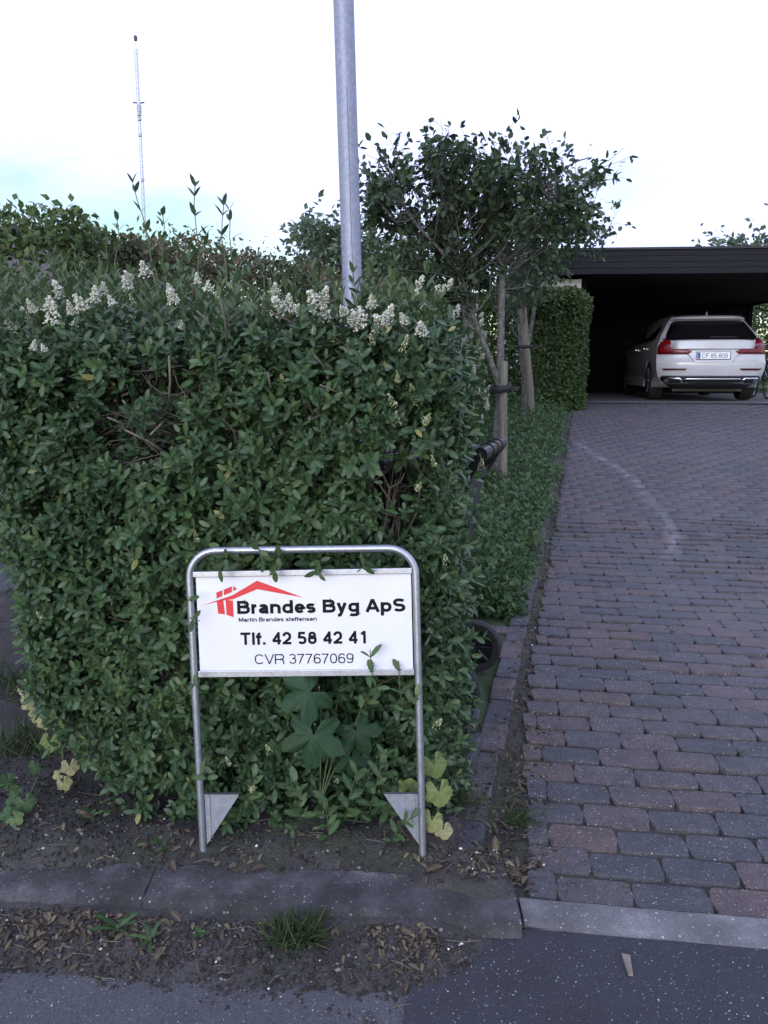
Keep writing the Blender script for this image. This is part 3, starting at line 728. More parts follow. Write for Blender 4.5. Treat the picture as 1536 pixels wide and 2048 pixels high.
MB().box((.200, -.007, .1520), (.2890, .006, .1545)).build('foot_plate_flange', 'galvanised', sign)
for sx in (-.2795, .2795): MB().box((sx - .0035, -.0045, .03), (sx + .0035, -.0017, .15)).build('foot_plate_weld', 'galvanised', sign)
FY = -.0026
for a in (-.27, -.09, .09, .265):
    for bz_ in (.759, .4885): MB().tube([(a, -.0070, bz_), (a, -.0086, bz_)], .0032, 10).build('rivet', 'galvanised', sign, smooth=True)
flat_mesh(letters('Brandes Byg ApS', -.181, .6505, .0355, .452, .160, FY), 'company_lettering', 'sign_black', panel)
flat_mesh(letters('Martin Brandes steffensen', -.1765, .6292, .0112, .2105, .135, FY), 'owner_lettering', 'sign_black', panel)
flat_mesh(letters('Tlf. 42 58 42 41', -.1745, .5665, .0338, .344, .145, FY), 'telephone_lettering', 'sign_black', panel)
flat_mesh(letters('CVR 37767069', -.1385, .5137, .0268, .268, .080, FY), 'registration_lettering', 'sign_black', panel)
lg = MB()
def lz(a, b):  # emblem corners read off the board
    return a, b
for poly in ([(-.2745, .6745), (-.190, .7015), (-.1225, .7395), (.0005, .6920), (-.1225, .7165), (-.189, .6905), (-.2200, .6870)],
             [(-.2330, .7095), (-.2165, .7155), (-.2165, .7000), (-.2330, .6925)],
             [(-.2130, .7165), (-.1905, .7255), (-.1905, .7100), (-.2130, .7015)],
             [(-.1870, .7265), (-.1765, .7180), (-.1870, .7125)],
             [(-.2330, .6865), (-.2150, .6900), (-.2120, .6500), (-.2305, .6525)],
             [(-.2090, .6895), (-.1890, .6870), (-.1890, .6420), (-.2080, .6490)]):
    lg.add([(x, FY - .0001, z) for x, z in poly], [tuple(range(len(poly)))])
flat_mesh(lg, 'house_emblem', 'sign_red', panel)

# ================================================================== LAMP POST AND MAST
p1 = at(705.5, 594, 5.0); p0 = at(687, 0, 5.0); dv = (p0 - p1) / (p0.z - p1.z)
post = empty('lamp_post', (p1.x, 5.0, 0)); tag(post, 'tall grey galvanised lamp post rising behind the flowering hedge', 'lamp post')
def pp(z): return p1 + dv * (z - p1.z) - Vector((p1.x, 5.0, 0))
MB().tube([pp(.05), pp(2), pp(4), pp(6.2)], [.0600, .0595, .0590, .058], 28).build('post_shaft', 'pole_steel', post, smooth=True)
sm = MB(); rr_ = random.Random(3); q0 = [pp(z) + Vector((.006 + rr_.uniform(-.002, .002), -.0600, 0)) for z in np.linspace(1.2, 3.0, 40)]
sm.tube(q0, .0011, 4).build('seam', 'seam', post)
MB().tube([pp(6.2), pp(6.5) + Vector((0, .1, 0)), pp(6.6) + Vector((0, .5, 0))], .03, 12).build('lamp_arm', 'pole_steel', post, smooth=True)
MB().box((-.14, .45, 6.5), (.14, 1.1, 6.62)).build('lamp_head', 'pole_steel', post, bevel=.03).location = (pp(6.6).x, 0, 0)

MD = 150.0; mb0 = at(291, 480, MD); mt = at(272, 75, MD)
mast = empty('lattice_mast', (mb0.x, MD, 0.8)); tag(mast, 'slender pale lattice radio mast far beyond the hedges', 'mast')
mh = mt.z - .8; wd = .30
cs = [(wd * math.cos(R(a)), wd * math.sin(R(a))) for a in (90, 210, 330)]
for cxy in cs: MB().tube([(cxy[0], cxy[1], 0), (cxy[0], cxy[1], mh * .97)], .045, 5).build('mast_leg', 'mast_steel', mast)
br_ = MB(); nb = 60
for i in range(nb):
    z0 = mh * .97 * i / nb; z1 = mh * .97 * (i + 1) / nb
    for j in range(3):
        a, c = cs[j], cs[(j + 1) % 3]
        br_.tube([(a[0], a[1], z0), (c[0], c[1], z1)], .022, 4, False); br_.tube([(a[0], a[1], z0), (c[0], c[1], z0)], .02, 4, False)
br_.build('bracing', 'mast_steel', mast)
f_ = lambda py: at(280, py, MD).z - .8
MB().tube([(-1.0, 0, f_(205)), (-.25, 0, f_(206))], .12, 6).build('cross_arm', 'mast_dark', mast)
MB().tube([(.25, 0, f_(206)), (1.0, 0, f_(205))], .12, 6).build('cross_arm', 'mast_dark', mast)
for py, hh, rr_ in ((217, .55, .42), (226, .45, .38), (238, .25, .35), (270, .25, .32), (360, .25, .34)): MB().tube([(0, 0, f_(py) - hh), (0, 0, f_(py) + hh)], rr_, 10).build('antenna_drum', 'mast_steel', mast)
MB().tube([(0, 0, mh * .97), (0, 0, mh)], .05, 5).build('mast_tip', 'mast_steel', mast)
MB().tube([(0, 0, mh - .5), (0, 0, mh + .1), (0, 0, mh + .35)], [.28, .33, .12], 8).build('beacon', 'mast_dark', mast)

# ================================================================== PRIVET HEDGE
PL = leaf_tpl(.44, .16, .16, (.25, .60, .87), (.78, 1.0, .58)); PLN = leaf_tpl(.34, .14, .22, (.3, .66), (.95, .82))
rr = np.random.default_rng(21)
sprigs = [sprig_tpl(rr, n_, ln, .028, .040, 74, 38) for n_, ln in ((3, .05), (3, .06), (4, .075), (4, .08), (5, .10), (3, .05), (4, .07), (5, .095))]
shoots = [sprig_tpl(rr, n_, ln, .040, .060, 52, 26) for n_, ln in ((5, .16), (6, .20), (6, .22), (7, .27), (5, .14))]
hedge = empty('privet_hedge', (-.4, 2.6, .1)); tag(hedge, 'dense clipped privet hedge with white blossom behind the company sign', 'hedge')
def to_local(o, root):
    o.parent = root; o.matrix_parent_inverse = Matrix.Translation(root.location).inverted(); return o
LO, HI = (-1.13, 2.150, .08), (.200, 3.05, 1.50)
P, Nn = box_surface(10500, LO, HI, .13, {'-y': 1.5, '+x': 1.35, '-x': 1.0, '+z': 1.0}, rr)
bumpv = wave(P, 5, 0) * .022 + wave(P, 13, 1) * .012
depth = rr.random(len(P)) ** 1.5 * .16
P = P + Nn * (bumpv - depth)[:, None]
# undercut at the foot on the street side, bare patches that the clipping left
P[:, 0] += .012 * (P[:, 0] > .05) * (1 - sstep(.55, .8, P[:, 2]))
P_keep_back = (P[:, 1] < 2.74) | (P[:, 0] < -.34)
zb = np.interp(P[:, 0], [-1.25, -.97, -.72, -.5, .3], [.52, .38, .13, .09, .08])
P[:, 0] = np.maximum(P[:, 0], np.interp(P[:, 2], [0, .3, .6, 1.0, 1.25], [-.955, -.97, -.99, -1.03, -1.13]) + rr.random(len(P)) * .06)
keep = P_keep_back & (P[:, 2] > zb)
def patch(px, py, ax, az):
    c = at(px, py, 2.15); return ((P[:, 0] - c.x) / ax) ** 2 + ((P[:, 2] - c.z) / az) ** 2 + wave(P, 17, 2) * .35
pa = np.minimum(patch(285, 860, .150, .110), patch(320, 780, .15, .045)); pb = patch(800, 985, .075, .165); pc = patch(640, 960, .05, .05)
front = (P[:, 1] < 2.45)
bare = (pa < 1) & front & (rr.random(len(P)) > .16)
hole = (pb < 1) & (P[:, 1] < 2.9) & (rr.random(len(P)) > .10)
hole2 = (pc < 1) & front & (rr.random(len(P)) > .3)
keep &= ~(bare | hole | hole2)
P, Nn, depth = P[keep], Nn[keep], depth[keep]
D = Nn * .9 + np.array([0, -.05, .55]) + rr.normal(0, .38, P.shape)
M, Q, Si = place_sprigs(sprigs, P, D, rr.uniform(.58, 1.18, len(P)), rr)
# inner sparse growth
P2 = np.array(LO) + rr.random((1500, 3)) * (np.array(HI) - np.array(LO)); P2 = P2[(P2[:, 2] > .35) & (P2[:, 1] > 2.36) & ((P2[:, 1] < 2.74) | (P2[:, 0] < -.34))]
c_ = at(795, 985, 2.5); P2 = P2[~((np.abs(P2[:, 0] - c_.x) < .11) & (P2[:, 2] < 1.2) & (P2[:, 1] < 2.8))]
M2, Q2, S2 = place_sprigs(sprigs, P2, rr.normal(0, 1, P2.shape) + np.array([0, 0, .6]), rr.uniform(.8, 1.1, len(P2)), rr)
lv1 = np.clip(.34 + (wave(P, 4, 2) * .13)[Si] + rr.normal(0, .17, len(P))[Si] + rr.normal(0, .09, len(Si)), 0, 1)
lv1 = np.where(rr.random(len(lv1)) < .005, 1.0, np.minimum(lv1, .93))
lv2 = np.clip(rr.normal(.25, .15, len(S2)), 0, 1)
# single leaves between the sprigs
kx = rr.choice(len(P), 15000); Pl = P[kx] + rr.normal(0, .022, (15000, 3)); Nl = Nn[kx]
Ml = leaf_frame(rr.normal(0, 1, Pl.shape) + Nl * .35, Nl * .8 + np.array([0, 0, .45]) + rr.normal(0, .5, Pl.shape)) * (.016 + .032 * rr.random(15000) ** 1.3)[:, None, None]
lvl = np.clip(.36 + (wave(Pl, 4, 2) * .13) + rr.normal(0, .2, 15000), 0, .93)
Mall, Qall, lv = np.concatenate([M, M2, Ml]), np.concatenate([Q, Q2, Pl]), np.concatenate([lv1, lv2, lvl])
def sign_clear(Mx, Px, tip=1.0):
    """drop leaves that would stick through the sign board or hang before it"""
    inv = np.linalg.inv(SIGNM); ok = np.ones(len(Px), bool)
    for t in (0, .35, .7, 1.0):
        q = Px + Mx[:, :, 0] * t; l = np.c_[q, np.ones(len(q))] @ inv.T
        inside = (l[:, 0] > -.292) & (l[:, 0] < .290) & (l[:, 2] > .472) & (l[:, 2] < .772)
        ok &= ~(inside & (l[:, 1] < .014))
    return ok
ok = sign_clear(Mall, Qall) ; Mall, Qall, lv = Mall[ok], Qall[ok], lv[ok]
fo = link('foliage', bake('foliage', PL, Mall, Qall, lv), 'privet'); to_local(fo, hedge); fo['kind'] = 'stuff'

# loose unclipped growth on top and the taller growth behind
def topz(x, y): return np.interp(y, [2.15, 2.35, 2.9, 3.5, 4.0], [1.47, 1.49, 1.52, 1.66, 1.68]) - .20 * sstep(-.95, -.40, x) * sstep(2.7, 3.3, y)
nS = 1250
Px = rr.uniform(-1.75, .16, nS); Py = 2.22 + rr.random(nS) ** 1.0 * 1.7
sel = (Py < 2.74) | (Px < -.38); sel &= Px > -1.28 - .5 * (Py - 2.2); Px, Py = Px[sel], Py[sel]
Pz = topz(Px, Py) + rr.normal(0, .05, len(Px)) - .07
P3 = np.stack([Px, Py, Pz], -1); D3 = np.stack([rr.normal(0, .28, len(Px)), rr.normal(-.08, .28, len(Px)), np.ones(len(Px))], -1)
M3, Q3, S3 = place_sprigs(shoots, P3, D3, rr.uniform(.65, 1.08, len(P3)), rr)
lv3 = np.clip(.5 + rr.normal(0, .16, len(P3))[S3] + rr.normal(0, .1, len(S3)), 0, 1)
# sides of the rear growth
P4, N4 = box_surface(2600, (-1.75, 3.0, .35), (-.42, 4.0, 1.60), .15, {'-y': .5, '+x': 1, '+z': 1.2, '-x': 1}, rr)
P4 = P4 - N4 * (rr.random(len(P4)) * .18)[:, None]; P4 = P4[((P4[:, 0] > -1.30) | (P4[:, 2] > .95)) & (P4[:, 2] < topz(P4[:, 0], P4[:, 1]))]
D4 = rr.normal(0, .4, P4.shape) + np.array([0, -.3, .9])
M4, Q4, S4 = place_sprigs(shoots, P4, D4, rr.uniform(.6, .9, len(P4)), rr)
lv4 = np.clip(.4 + rr.normal(0, .16, len(P4))[S4] + rr.normal(0, .1, len(S4)), 0, 1)
fo = link('loose_shoots', bake('loose_shoots', PLN, np.concatenate([M3, M4]), np.concatenate([Q3, Q4]), np.concatenate([lv3, lv4])), 'privet_top'); to_local(fo, hedge); fo['kind'] = 'stuff'

# woody stems and twigs
A = []; B = []; r0 = []
for i in range(70):
    x = rr.uniform(-.85, .12); y = rr.uniform(2.34, 2.72); p = np.array([x, y, .1]); d = np.array([rr.normal(0, .22), rr.normal(-.05, .2), 1.0])
    for k in range(rr.integers(4, 7)):
        q = p + d / np.linalg.norm(d) * rr.uniform(.18, .28); q[1] = max(q[1], 2.22); q[0] = np.clip(q[0], -.95, .13); A.append(p); B.append(q); r0.append(.0085 - .0011 * k)
        for _ in range(2):
            e = q + np.array([rr.normal(0, .10), rr.normal(-.06, .08), rr.uniform(.02, .14)]); e[1] = max(e[1], 2.16); e[0] = np.clip(e[0], -.98, .16); A.append(q); B.append(e); r0.append(.0035)
        p = q; d = d + np.array([rr.normal(0, .3), rr.normal(0, .22), 0])
c_ = at(275, 850, 2.25)
for i in range(210):
    p = np.array([c_.x + rr.normal(0, .12), rr.uniform(2.17, 2.34), c_.z + rr.normal(0, .10)]); q = p + np.array([rr.normal(0, .09), rr.normal(-.015, .03), rr.normal(0, .05)]); q[1] = max(q[1], 2.13)
    A.append(p); B.append(q); r0.append(.0018)
c_ = at(800, 1020, 2.3)
for i in range(40):
    p = np.array([c_.x + rr.normal(0, .06), rr.uniform(2.22, 2.5), c_.z - rr.uniform(.0, .25)]); q = p + np.array([rr.normal(0, .05), rr.normal(0, .04), rr.uniform(.1, .35)])
    A.append(p); B.append(q); r0.append(.0024)
A, B, r0 = np.array(A), np.array(B), np.array(r0)
st_ = link('stems', twig_mesh('stems', A, B, r0, r0 * .7, .06, 5), 'twig'); to_local(st_, hedge); st_['kind'] = 'stuff'
# twig ends carrying the outer sprigs
sel = rr.random(len(P)) < .5
Dn = D / np.linalg.norm(D, axis=1, keepdims=True)
A = P[sel] - Dn[sel] * .05; B = P[sel] + Dn[sel] * .055
A3 = P3 - D3 * .05; B3 = P3 + D3 * .16
st_ = link('twig_ends', twig_mesh('twig_ends', np.concatenate([A, A3]), np.concatenate([B, B3]), .0013, .0008, .02, 3), 'green_twig'); to_local(st_, hedge); st_['kind'] = 'stuff'

# tall shoots standing above the hedge, each one a part
def tall_shoot(px, py, d, hgt, seed, lean=0, big=1.0):
    q = np.random.default_rng(seed); tip = at(px, py, d); n_ = int(hgt / .055)
    pts = [Vector((tip.x - lean * hgt * (1 - t) ** 1.0 + .006 * math.sin(9 * t + seed), d, tip.z - hgt * (1 - t))) for t in np.linspace(0, 1, 8)]
    Ms, Ps = [], []
    tw = q.uniform(0, 3)
    for i in range(n_ + 1):
        t = min(.985, (i + .4) / n_); k = t * 7; a = int(k); p = pts[a].lerp(pts[min(7, a + 1)], k - a)
        for s in (0, 1):
            az = tw + i * 1.57 + s * math.pi + q.normal(0, .2); sp = R(58 - 30 * t) + q.normal(0, .1); ll = (.064 - .022 * t) * q.uniform(.85, 1.15) * big
            ax = np.array([math.sin(sp) * math.cos(az), math.sin(sp) * math.sin(az), math.cos(sp)]); nn = np.array([-math.cos(sp) * math.cos(az), -math.cos(sp) * math.sin(az), math.sin(sp)])
            Ms.append(leaf_frame(ax[None], nn[None])[0] * ll); Ps.append(p)
    o = link('tall_shoot', MB().tube(pts, [.0022] * 5 + [.0016] * 3, 5).mesh('tall_shoot'), 'green_twig'); to_local(o, hedge)
    lf = link('leaves', bake('leaves', PLN, np.array(Ms), np.array(Ps, float), np.clip(q.normal(.4, .15, len(Ps)), 0, 1)), 'privet_top'); lf.parent = o
for i, a in enumerate([(268, 362, 2.75, .42, -.18), (391, 370, 2.7, .42, .02), (445, 408, 2.65, .36, .0), (455, 420, 2.75, .30, -.1), (324, 430, 2.9, .28, 0), (236, 440, 3.0, .26, .1),
                       (710, 545, 2.45, .20, .05), (215, 470, 3.0, .22, .1), (300, 480, 2.9, .2, -.1), (355, 478, 2.9, .2, 0), (410, 470, 2.8, .2, .15), (590, 560, 2.6, .16, .1), (520, 520, 2.8, .2, -.1), (800, 600, 2.4, .14, .2), (150, 500, 3.0, .2, 0), (60, 540, 2.8, .2, 0)]):
    tall_shoot(*a[:4], 40 + i, a[4])
# sprays that reach out in front of the sign frame
def spray(pts, seed, n_=7, ll=.045):
    q = np.random.default_rng(seed); pts = [Vector(p) for p in pts]; Ms, Ps = [], []
    for i in range(n_):
        t = (i + .5) / n_ * (len(pts) - 1); a = int(t); p = pts[a].lerp(pts[a + 1], t - a); d = np.array((pts[a + 1] - pts[a]).normalized())
        b3 = basis(d[None], np.array([i * 1.57 + q.normal(0, .3)]))[0]
        for s in (-1, 1):
            sp = R(62 - 30 * i / n_); ax = b3[:, 2] * math.cos(sp) + s * b3[:, 0] * math.sin(sp); nn = b3[:, 2] * math.sin(sp) - s * b3[:, 0] * math.cos(sp) + np.array([0, -.25, .3])
            Ms.append(leaf_frame(ax[None], nn[None])[0] * ll * q.uniform(.8, 1.15)); Ps.append(p)
    o = link('spray', MB().tube(pts, .0014, 4).mesh('spray'), 'green_twig'); to_local(o, hedge)
    lf = link('leaves', bake('leaves', PL, np.array(Ms), np.array(Ps, float), np.clip(q.normal(.62, .12, len(Ps)), 0, 1)), 'privet'); lf.parent = o
for i, (ps, n_, ll) in enumerate([
        ([(730, 1420, 2.08), (745, 1360, 2.0), (740, 1300, 1.985)], 4, .040), ([(810, 1440, 2.06), (800, 1385, 2.0), (797, 1322, 1.99)], 3, .034),
        ([(700, 1470, 2.08), (730, 1400, 2.02), (760, 1368, 1.98)], 4, .042), ([(640, 1120, 2.12), (640, 1125, 2.03), (632, 1150, 2.0)], 3, .036),
        ([(560, 1100, 2.12), (556, 1118, 2.02), (548, 1148, 2.0)], 4, .038), ([(460, 1105, 2.12), (450, 1120, 2.02), (437, 1142, 2.0)], 4, .036), ([(510, 1080, 2.12), (520, 1105, 2.02), (528, 1130, 2.0)], 4, .036),
        ([(720, 1085, 2.12), (722, 1110, 2.02), (728, 1140, 2.0)], 3, .034), ([(375, 1235, 2.1), (385, 1238, 2.0), (400, 1242, 1.985)], 1, .036), ([(372, 1190, 2.1), (376, 1200, 2.0), (386, 1204, 1.99)], 1, .03),
        ([(420, 1560, 2.02), (408, 1552, 1.97), (400, 1545, 1.96)], 2, .034), ([(400, 1380, 2.1), (392, 1370, 2.0), (386, 1362, 1.98)], 2, .034), ([(850, 1420, 2.1), (838, 1400, 2.0), (832, 1390, 1.98)], 2, .036),
        ([(660, 1700, 2.05), (655, 1640, 2.0), (650, 1600, 1.99)], 6, .044), ([(780, 1690, 2.03), (800, 1650, 1.97), (825, 1635, 1.95)], 5, .038), ([(590, 1720, 2.0), (586, 1690, 1.99), (582, 1650, 1.98)], 4, .030),
        ([(600, 1640, 2.05), (600, 1600, 2.0), (590, 1560, 1.98)], 5, .044), ([(690, 1640, 2.08), (700, 1590, 2.0), (715, 1540, 1.98)], 6, .046), ([(480, 1640, 2.1), (500, 1590, 2.03), (510, 1550, 2.0)], 6, .040), ([(740, 1620, 2.08), (755, 1560, 2.0), (770, 1500, 1.98)], 6, .044)]):
    spray([at(*q) for q in ps], 100 + i, n_, ll)

for i, (a, b) in enumerate([((394, 622), (430, 668)), ((440, 600), (454, 685)), ((338, 712), (337, 815)), ((170, 688), (180, 712)), ((228, 716), (240, 742)), ((382, 570), (388, 600)), ((535, 745), (540, 800)), ((640, 770), (700, 800)), ((245, 800), (300, 880)), ((250, 860), (330, 905)), ((300, 870), (330, 840)), ((215, 835), (260, 860)), ((620, 700), (660, 760)), ((850, 1290), (870, 1250))]):
    p, q_ = at(*a, 2.10), at(*b, 2.17); o = link('pruned_stem', MB().tube([q_, q_.lerp(p, .5) + Vector((.004, 0, .003)), p], [.0034, .0030, .0026], 6).mesh('pruned_stem', True), 'stake_wood'); to_local(o, hedge)
# flower panicles
def panicle_me(name, ln, rad, nfl, fs, seed, mat):
    q = np.random.default_rng(seed); V0 = np.array([(1, 0, 0), (-1, 0, 0), (0, 1, 0), (0, -1, 0), (0, 0, 1), (0, 0, -1)], float)
    T0 = np.array([(0, 2, 4), (2, 1, 4), (1, 3, 4), (3, 0, 4), (2, 0, 5), (1, 2, 5), (3, 1, 5), (0, 3, 5)])
    t = q.random(nfl) ** 1.2; lob = 1 + .25 * np.sin(t * 17 + seed); rr_ = rad * (1 - t * .85) * lob * np.sqrt(q.uniform(.3, 1, nfl)); az = q.uniform(0, 6.283, nfl)
    C = np.stack([rr_ * np.cos(az), rr_ * np.sin(az), t * ln + rr_ * .4], -1); Bm = basis(q.normal(0, 1, (nfl, 3)), q.uniform(0, 6, nfl)) * (fs * q.uniform(.6, 1.25, nfl))[:, None, None]
    Bm[:, :, 2] *= .5
    me = bake(name, (V0, T0, np.zeros(6)), Bm, C, q.random(nfl)); me.materials.append(MATS[mat]); return me
bl = [panicle_me('flower_panicle', .060, .023, 170, .0046, s, 'blossom') for s in range(5)]
bd = [panicle_me('flower_panicle', .050, .013, 60, .0036, 10 + s, 'bud') for s in range(4)]
WH = [(127, 592, 1), (107, 645, 1.35), (100, 618, 1), (171, 615, 1.1), (203, 585, .9), (189, 603, .8), (146, 625, .7), (148, 650, .6), (260, 576, .9), (263, 558, .7), (294, 548, .9), (228, 608, .7), (349, 600, .9), (342, 585, .7), (30, 662, .9), (52, 637, .7), (70, 620, .7),
      (396, 566, .6), (417, 580, .7), (547, 590, .9), (560, 620, 1.1), (578, 616, 1.0), (592, 622, .7), (645, 622, 1.5), (638, 605, 1.1), (652, 640, 1.0), (693, 640, .9), (724, 655, 1.1), (727, 640, .9), (766, 655, 1.3), (770, 640, 1.0), (844, 662, .9), (66, 697, .5), (91, 702, .5), (364, 657, .5), (7, 735, .9), (16, 780, 1.1), (10, 650, .7), (812, 645, .7), (702, 645, .8), (745, 612, .8), (690, 625, .7)]
BU = [(269, 606, .8), (467, 580, .8), (435, 596, .7), (627, 662, .7), (745, 686, .8), (802, 700, 1.0), (720, 710, .7), (797, 760, .8), (825, 775, .7), (834, 798, 1.0), (791, 808, 1.1), (850, 838, 1.1), (796, 845, 1.1), (961, 930, 1.0), (870, 930, .8), (834, 972, .9), (658, 1088, .9), (892, 1120, .9), (395, 1080, .9), (543, 1110, .9), (600, 1448, .9), (540, 1500, .8), (460, 1528, .7),
      (505, 1570, 1.0), (672, 1560, .6), (870, 1446, 1.0), (82, 1230, .8), (55, 1385, 1.1), (858, 1258, .7), (205, 575, .6), (680, 582, .7), (750, 600, .8), (960, 1190, .7), (965, 985, .6)]
for i, (px, py, sc) in enumerate(WH + BU):
    big = i < len(WH); d = 2.32 if py < 600 else (2.22 if py < 660 else 2.115)
    if py > 1400: d = 2.03
    if py == 1448: d = 2.07
    if px > 940: d = 2.45
    if px < 60 and py < 1000: d = 2.3
    o = link('flower_panicle', (bl if big else bd)[i % (5 if big else 4)], None)
    o.location = at(px, py + 8 * sc, d); o.rotation_euler = (random.uniform(-.1, 1.0), random.uniform(-.5, .5), 0); sc *= .86; o.scale = (sc, sc, sc * random.uniform(.85, 1.2))
    to_local(o, hedge)

# ================================================================== OTHER HEDGES
def leaf_cloud(P, Nn, lmin, lmax, r, up=.5, droop=.0, rnd=.8):
    """loose leaves near surface points"""
    ax = r.normal(0, 1, P.shape) * rnd + Nn * .5 + np.array([0, 0, droop]); nn = Nn * .7 + np.array([0, 0, up]) + r.normal(0, .45, P.shape)
    return leaf_frame(ax, nn) * r.uniform(lmin, lmax, len(P))[:, None, None]
OV = leaf_tpl(.62, .12, .12, (.32, .7), (1.0, .8)); OV1 = leaf_tpl(.62, .15, .1, (.45,), (1.0,))
def strip_hedge(name, label, a, b, thick, z0, ztop, n_, lmin, lmax, mat, seed, lvf, faces, rad=.2, wob=.06, blossoms=None, loose=0, tpl=OV1, cat='hedge', group=None):
    """a hedge running from point a to b; local x runs along, local y across"""
    q = np.random.default_rng(seed); a = Vector((a[0], a[1], 0)); b = Vector((b[0], b[1], 0)); ln = (b - a).length; ang = math.atan2(b.y - a.y, b.x - a.x)
    root = empty(name, (a.x, a.y, z0), ang); tag(root, label, cat, group)
    P, Nn = box_surface(n_, (0, -thick / 2, 0), (ln, thick / 2, ztop - z0), rad, faces, q)
    P = P + Nn * ((wave(P, 2.2, 0) * wob + wave(P, 7, 1) * wob * .5) - q.random(len(P)) ** 1.4 * .28)[:, None]
    if loose:
        k = q.random(len(P)) < loose; P[k] += np.stack([q.normal(0, .04, k.sum()), q.normal(0, .04, k.sum()), np.abs(q.normal(0, .07, k.sum()))], -1) * (Nn[k, 2:3] > .5)
    M_ = leaf_cloud(P, Nn, lmin, lmax, q); f_ = link('foliage', bake('foliage', tpl, M_, P, lvf(P, q)), mat, root); f_['kind'] = 'stuff'
    ns = int(ln * 9); A = np.stack([q.uniform(.1, ln - .1, ns), q.normal(0, thick * .12, ns), np.zeros(ns) - .05], -1); B_ = A + np.stack([q.normal(0, .15, ns), q.normal(0, thick * .15, ns), np.full(ns, (ztop - z0) * .85)], -1)
    s_ = link('stems', twig_mesh('stems', A, B_, .014, .005, .05, 5), 'bark', root); s_['kind'] = 'stuff'
    return root, P, Nn
def lv_horn(P, q):
    c = wave(P, 1.6, 2) * .4 + wave(P, 4, 1) * .25 + (P[:, 2] - 1.4) * .45 + .12
    return np.clip(np.where(q.random(len(P)) < np.clip(c, .03, .9), q.normal(.78, .14, len(P)), q.normal(.30, .14, len(P))), 0, 1)
strip_hedge('hornbeam_hedge', 'tall green and coppery brown hornbeam hedge behind the privet', (-2.15, 6.0), (.55, 12.9), .9, .12, 2.44, 66000, .034, .060, 'hornbeam', 31, lv_horn, {'-y': 1.1, '+z': 1.0, '+y': .5, '-x': 1.1}, wob=.07, loose=.25)
strip_hedge('garden_hedge', 'leafy lime green hedge end beside the side path', (-4.2, 5.35), (-1.92, 5.65), .8, .12, 2.42, 13000, .045, .075, 'hedge_leaf', 32, lambda P, q: np.clip(q.normal(.6, .2, len(P)), 0, 1), {'-y': 1.1, '+z': 1, '+x': 1}, loose=.2)
hd, P, Nn = strip_hedge('flowering_hedge', 'privet hedge full of pale blossom behind the staked trees', (.02, 5.3), (1.12, 11.0), .55, .25, 2.02, 17000, .035, .06, 'hedge_leaf', 33, lambda P, q: np.clip(q.normal(.5, .2, len(P)), 0, 1), {'-y': 1.2, '+z': 1, '-x': 1, '+y': .2}, tpl=OV1)
q = np.random.default_rng(3); bls = panicle_me('blossom', .09, .032, 45, .011, 3, 'blossom')
sidx = np.where((Nn[:, 1] < -.5) & (P[:, 2] > .55) & (P[:, 2] < 1.75))[0]; sidx = q.choice(sidx, 190, replace=False)
for k in sidx:
    o = link('flower_panicle', bls, None, hd); o.location = P[k] + Nn[k] * .06; o.rotation_euler = (q.uniform(0, .6), q.uniform(-.4, .4), 0); s = q.uniform(.6, 1.1); o.scale = (s, s, s)
strip_hedge('boxy_hedge', 'rounded green hedge block at the corner of the carport', (.85, 12.70), (3.02, 12.15), 1.1, .84, 2.58, 42000, .045, .08, 'hedge_leaf', 34, lambda P, q: np.clip(q.normal(.35, .2, len(P)) + .35 * (P[:, 2] > 1.5), 0, 1), {'-y': 1.2, '+x': 1.2, '+z': 1, '-x': .3}, rad=.28, wob=.07)
strip_hedge('boundary_hedge', 'bright green hedge beyond the open right side of the carport', (7.4, 20.6), (13.5, 18.2), .8, .85, 3.1, 30000, .06, .11, 'hedge_leaf', 35, lambda P, q: np.clip(q.normal(.7, .2, len(P)), 0, 1), {'-y': 1.2, '+z': 1, '-x': 1}, rad=.3, wob=.1)

# ground cover between hedge and drive
q = np.random.default_rng(8); n_ = 26000
y = 3.95 + q.random(n_) ** 1.5 * 8.8; tt = q.random(n_); x = xe(y) - .03 + .10 * np.clip((y - 4.3) / 3, 0, 1) * (.5 + .5 * np.sin(y * 5.3)) - tt * (.55 + .10 * (y - 4)) + q.normal(0, .025, n_)
P = np.stack([x, y, gz(x, y) + .02 + q.random(n_) ** 1.3 * .20 * np.clip(tt * 3.5, .22, 1)], -1)
P[:, 2] += wave(P, 6, 0) * .03
P[:, 2] += np.maximum(0, wave(P, 3.2, 2)) * .07 * np.clip(tt * 3, 0, 1)
M_ = leaf_cloud(P, np.tile([[0, -.15, 1.0]], (n_, 1)), .018, .048, q, .6) * np.where(q.random(n_) < .12, 1.7, 1.0)[:, None, None]
o = link('ground_cover', bake('ground_cover', OV1, M_, P, np.clip(q.normal(.45, .2, n_) + wave(P, 2.5, 1) * .1, 0, 1)), 'cover_leaf'); tag(o, 'low leafy green ground cover along the driveway edge', 'ground cover', kind='stuff')

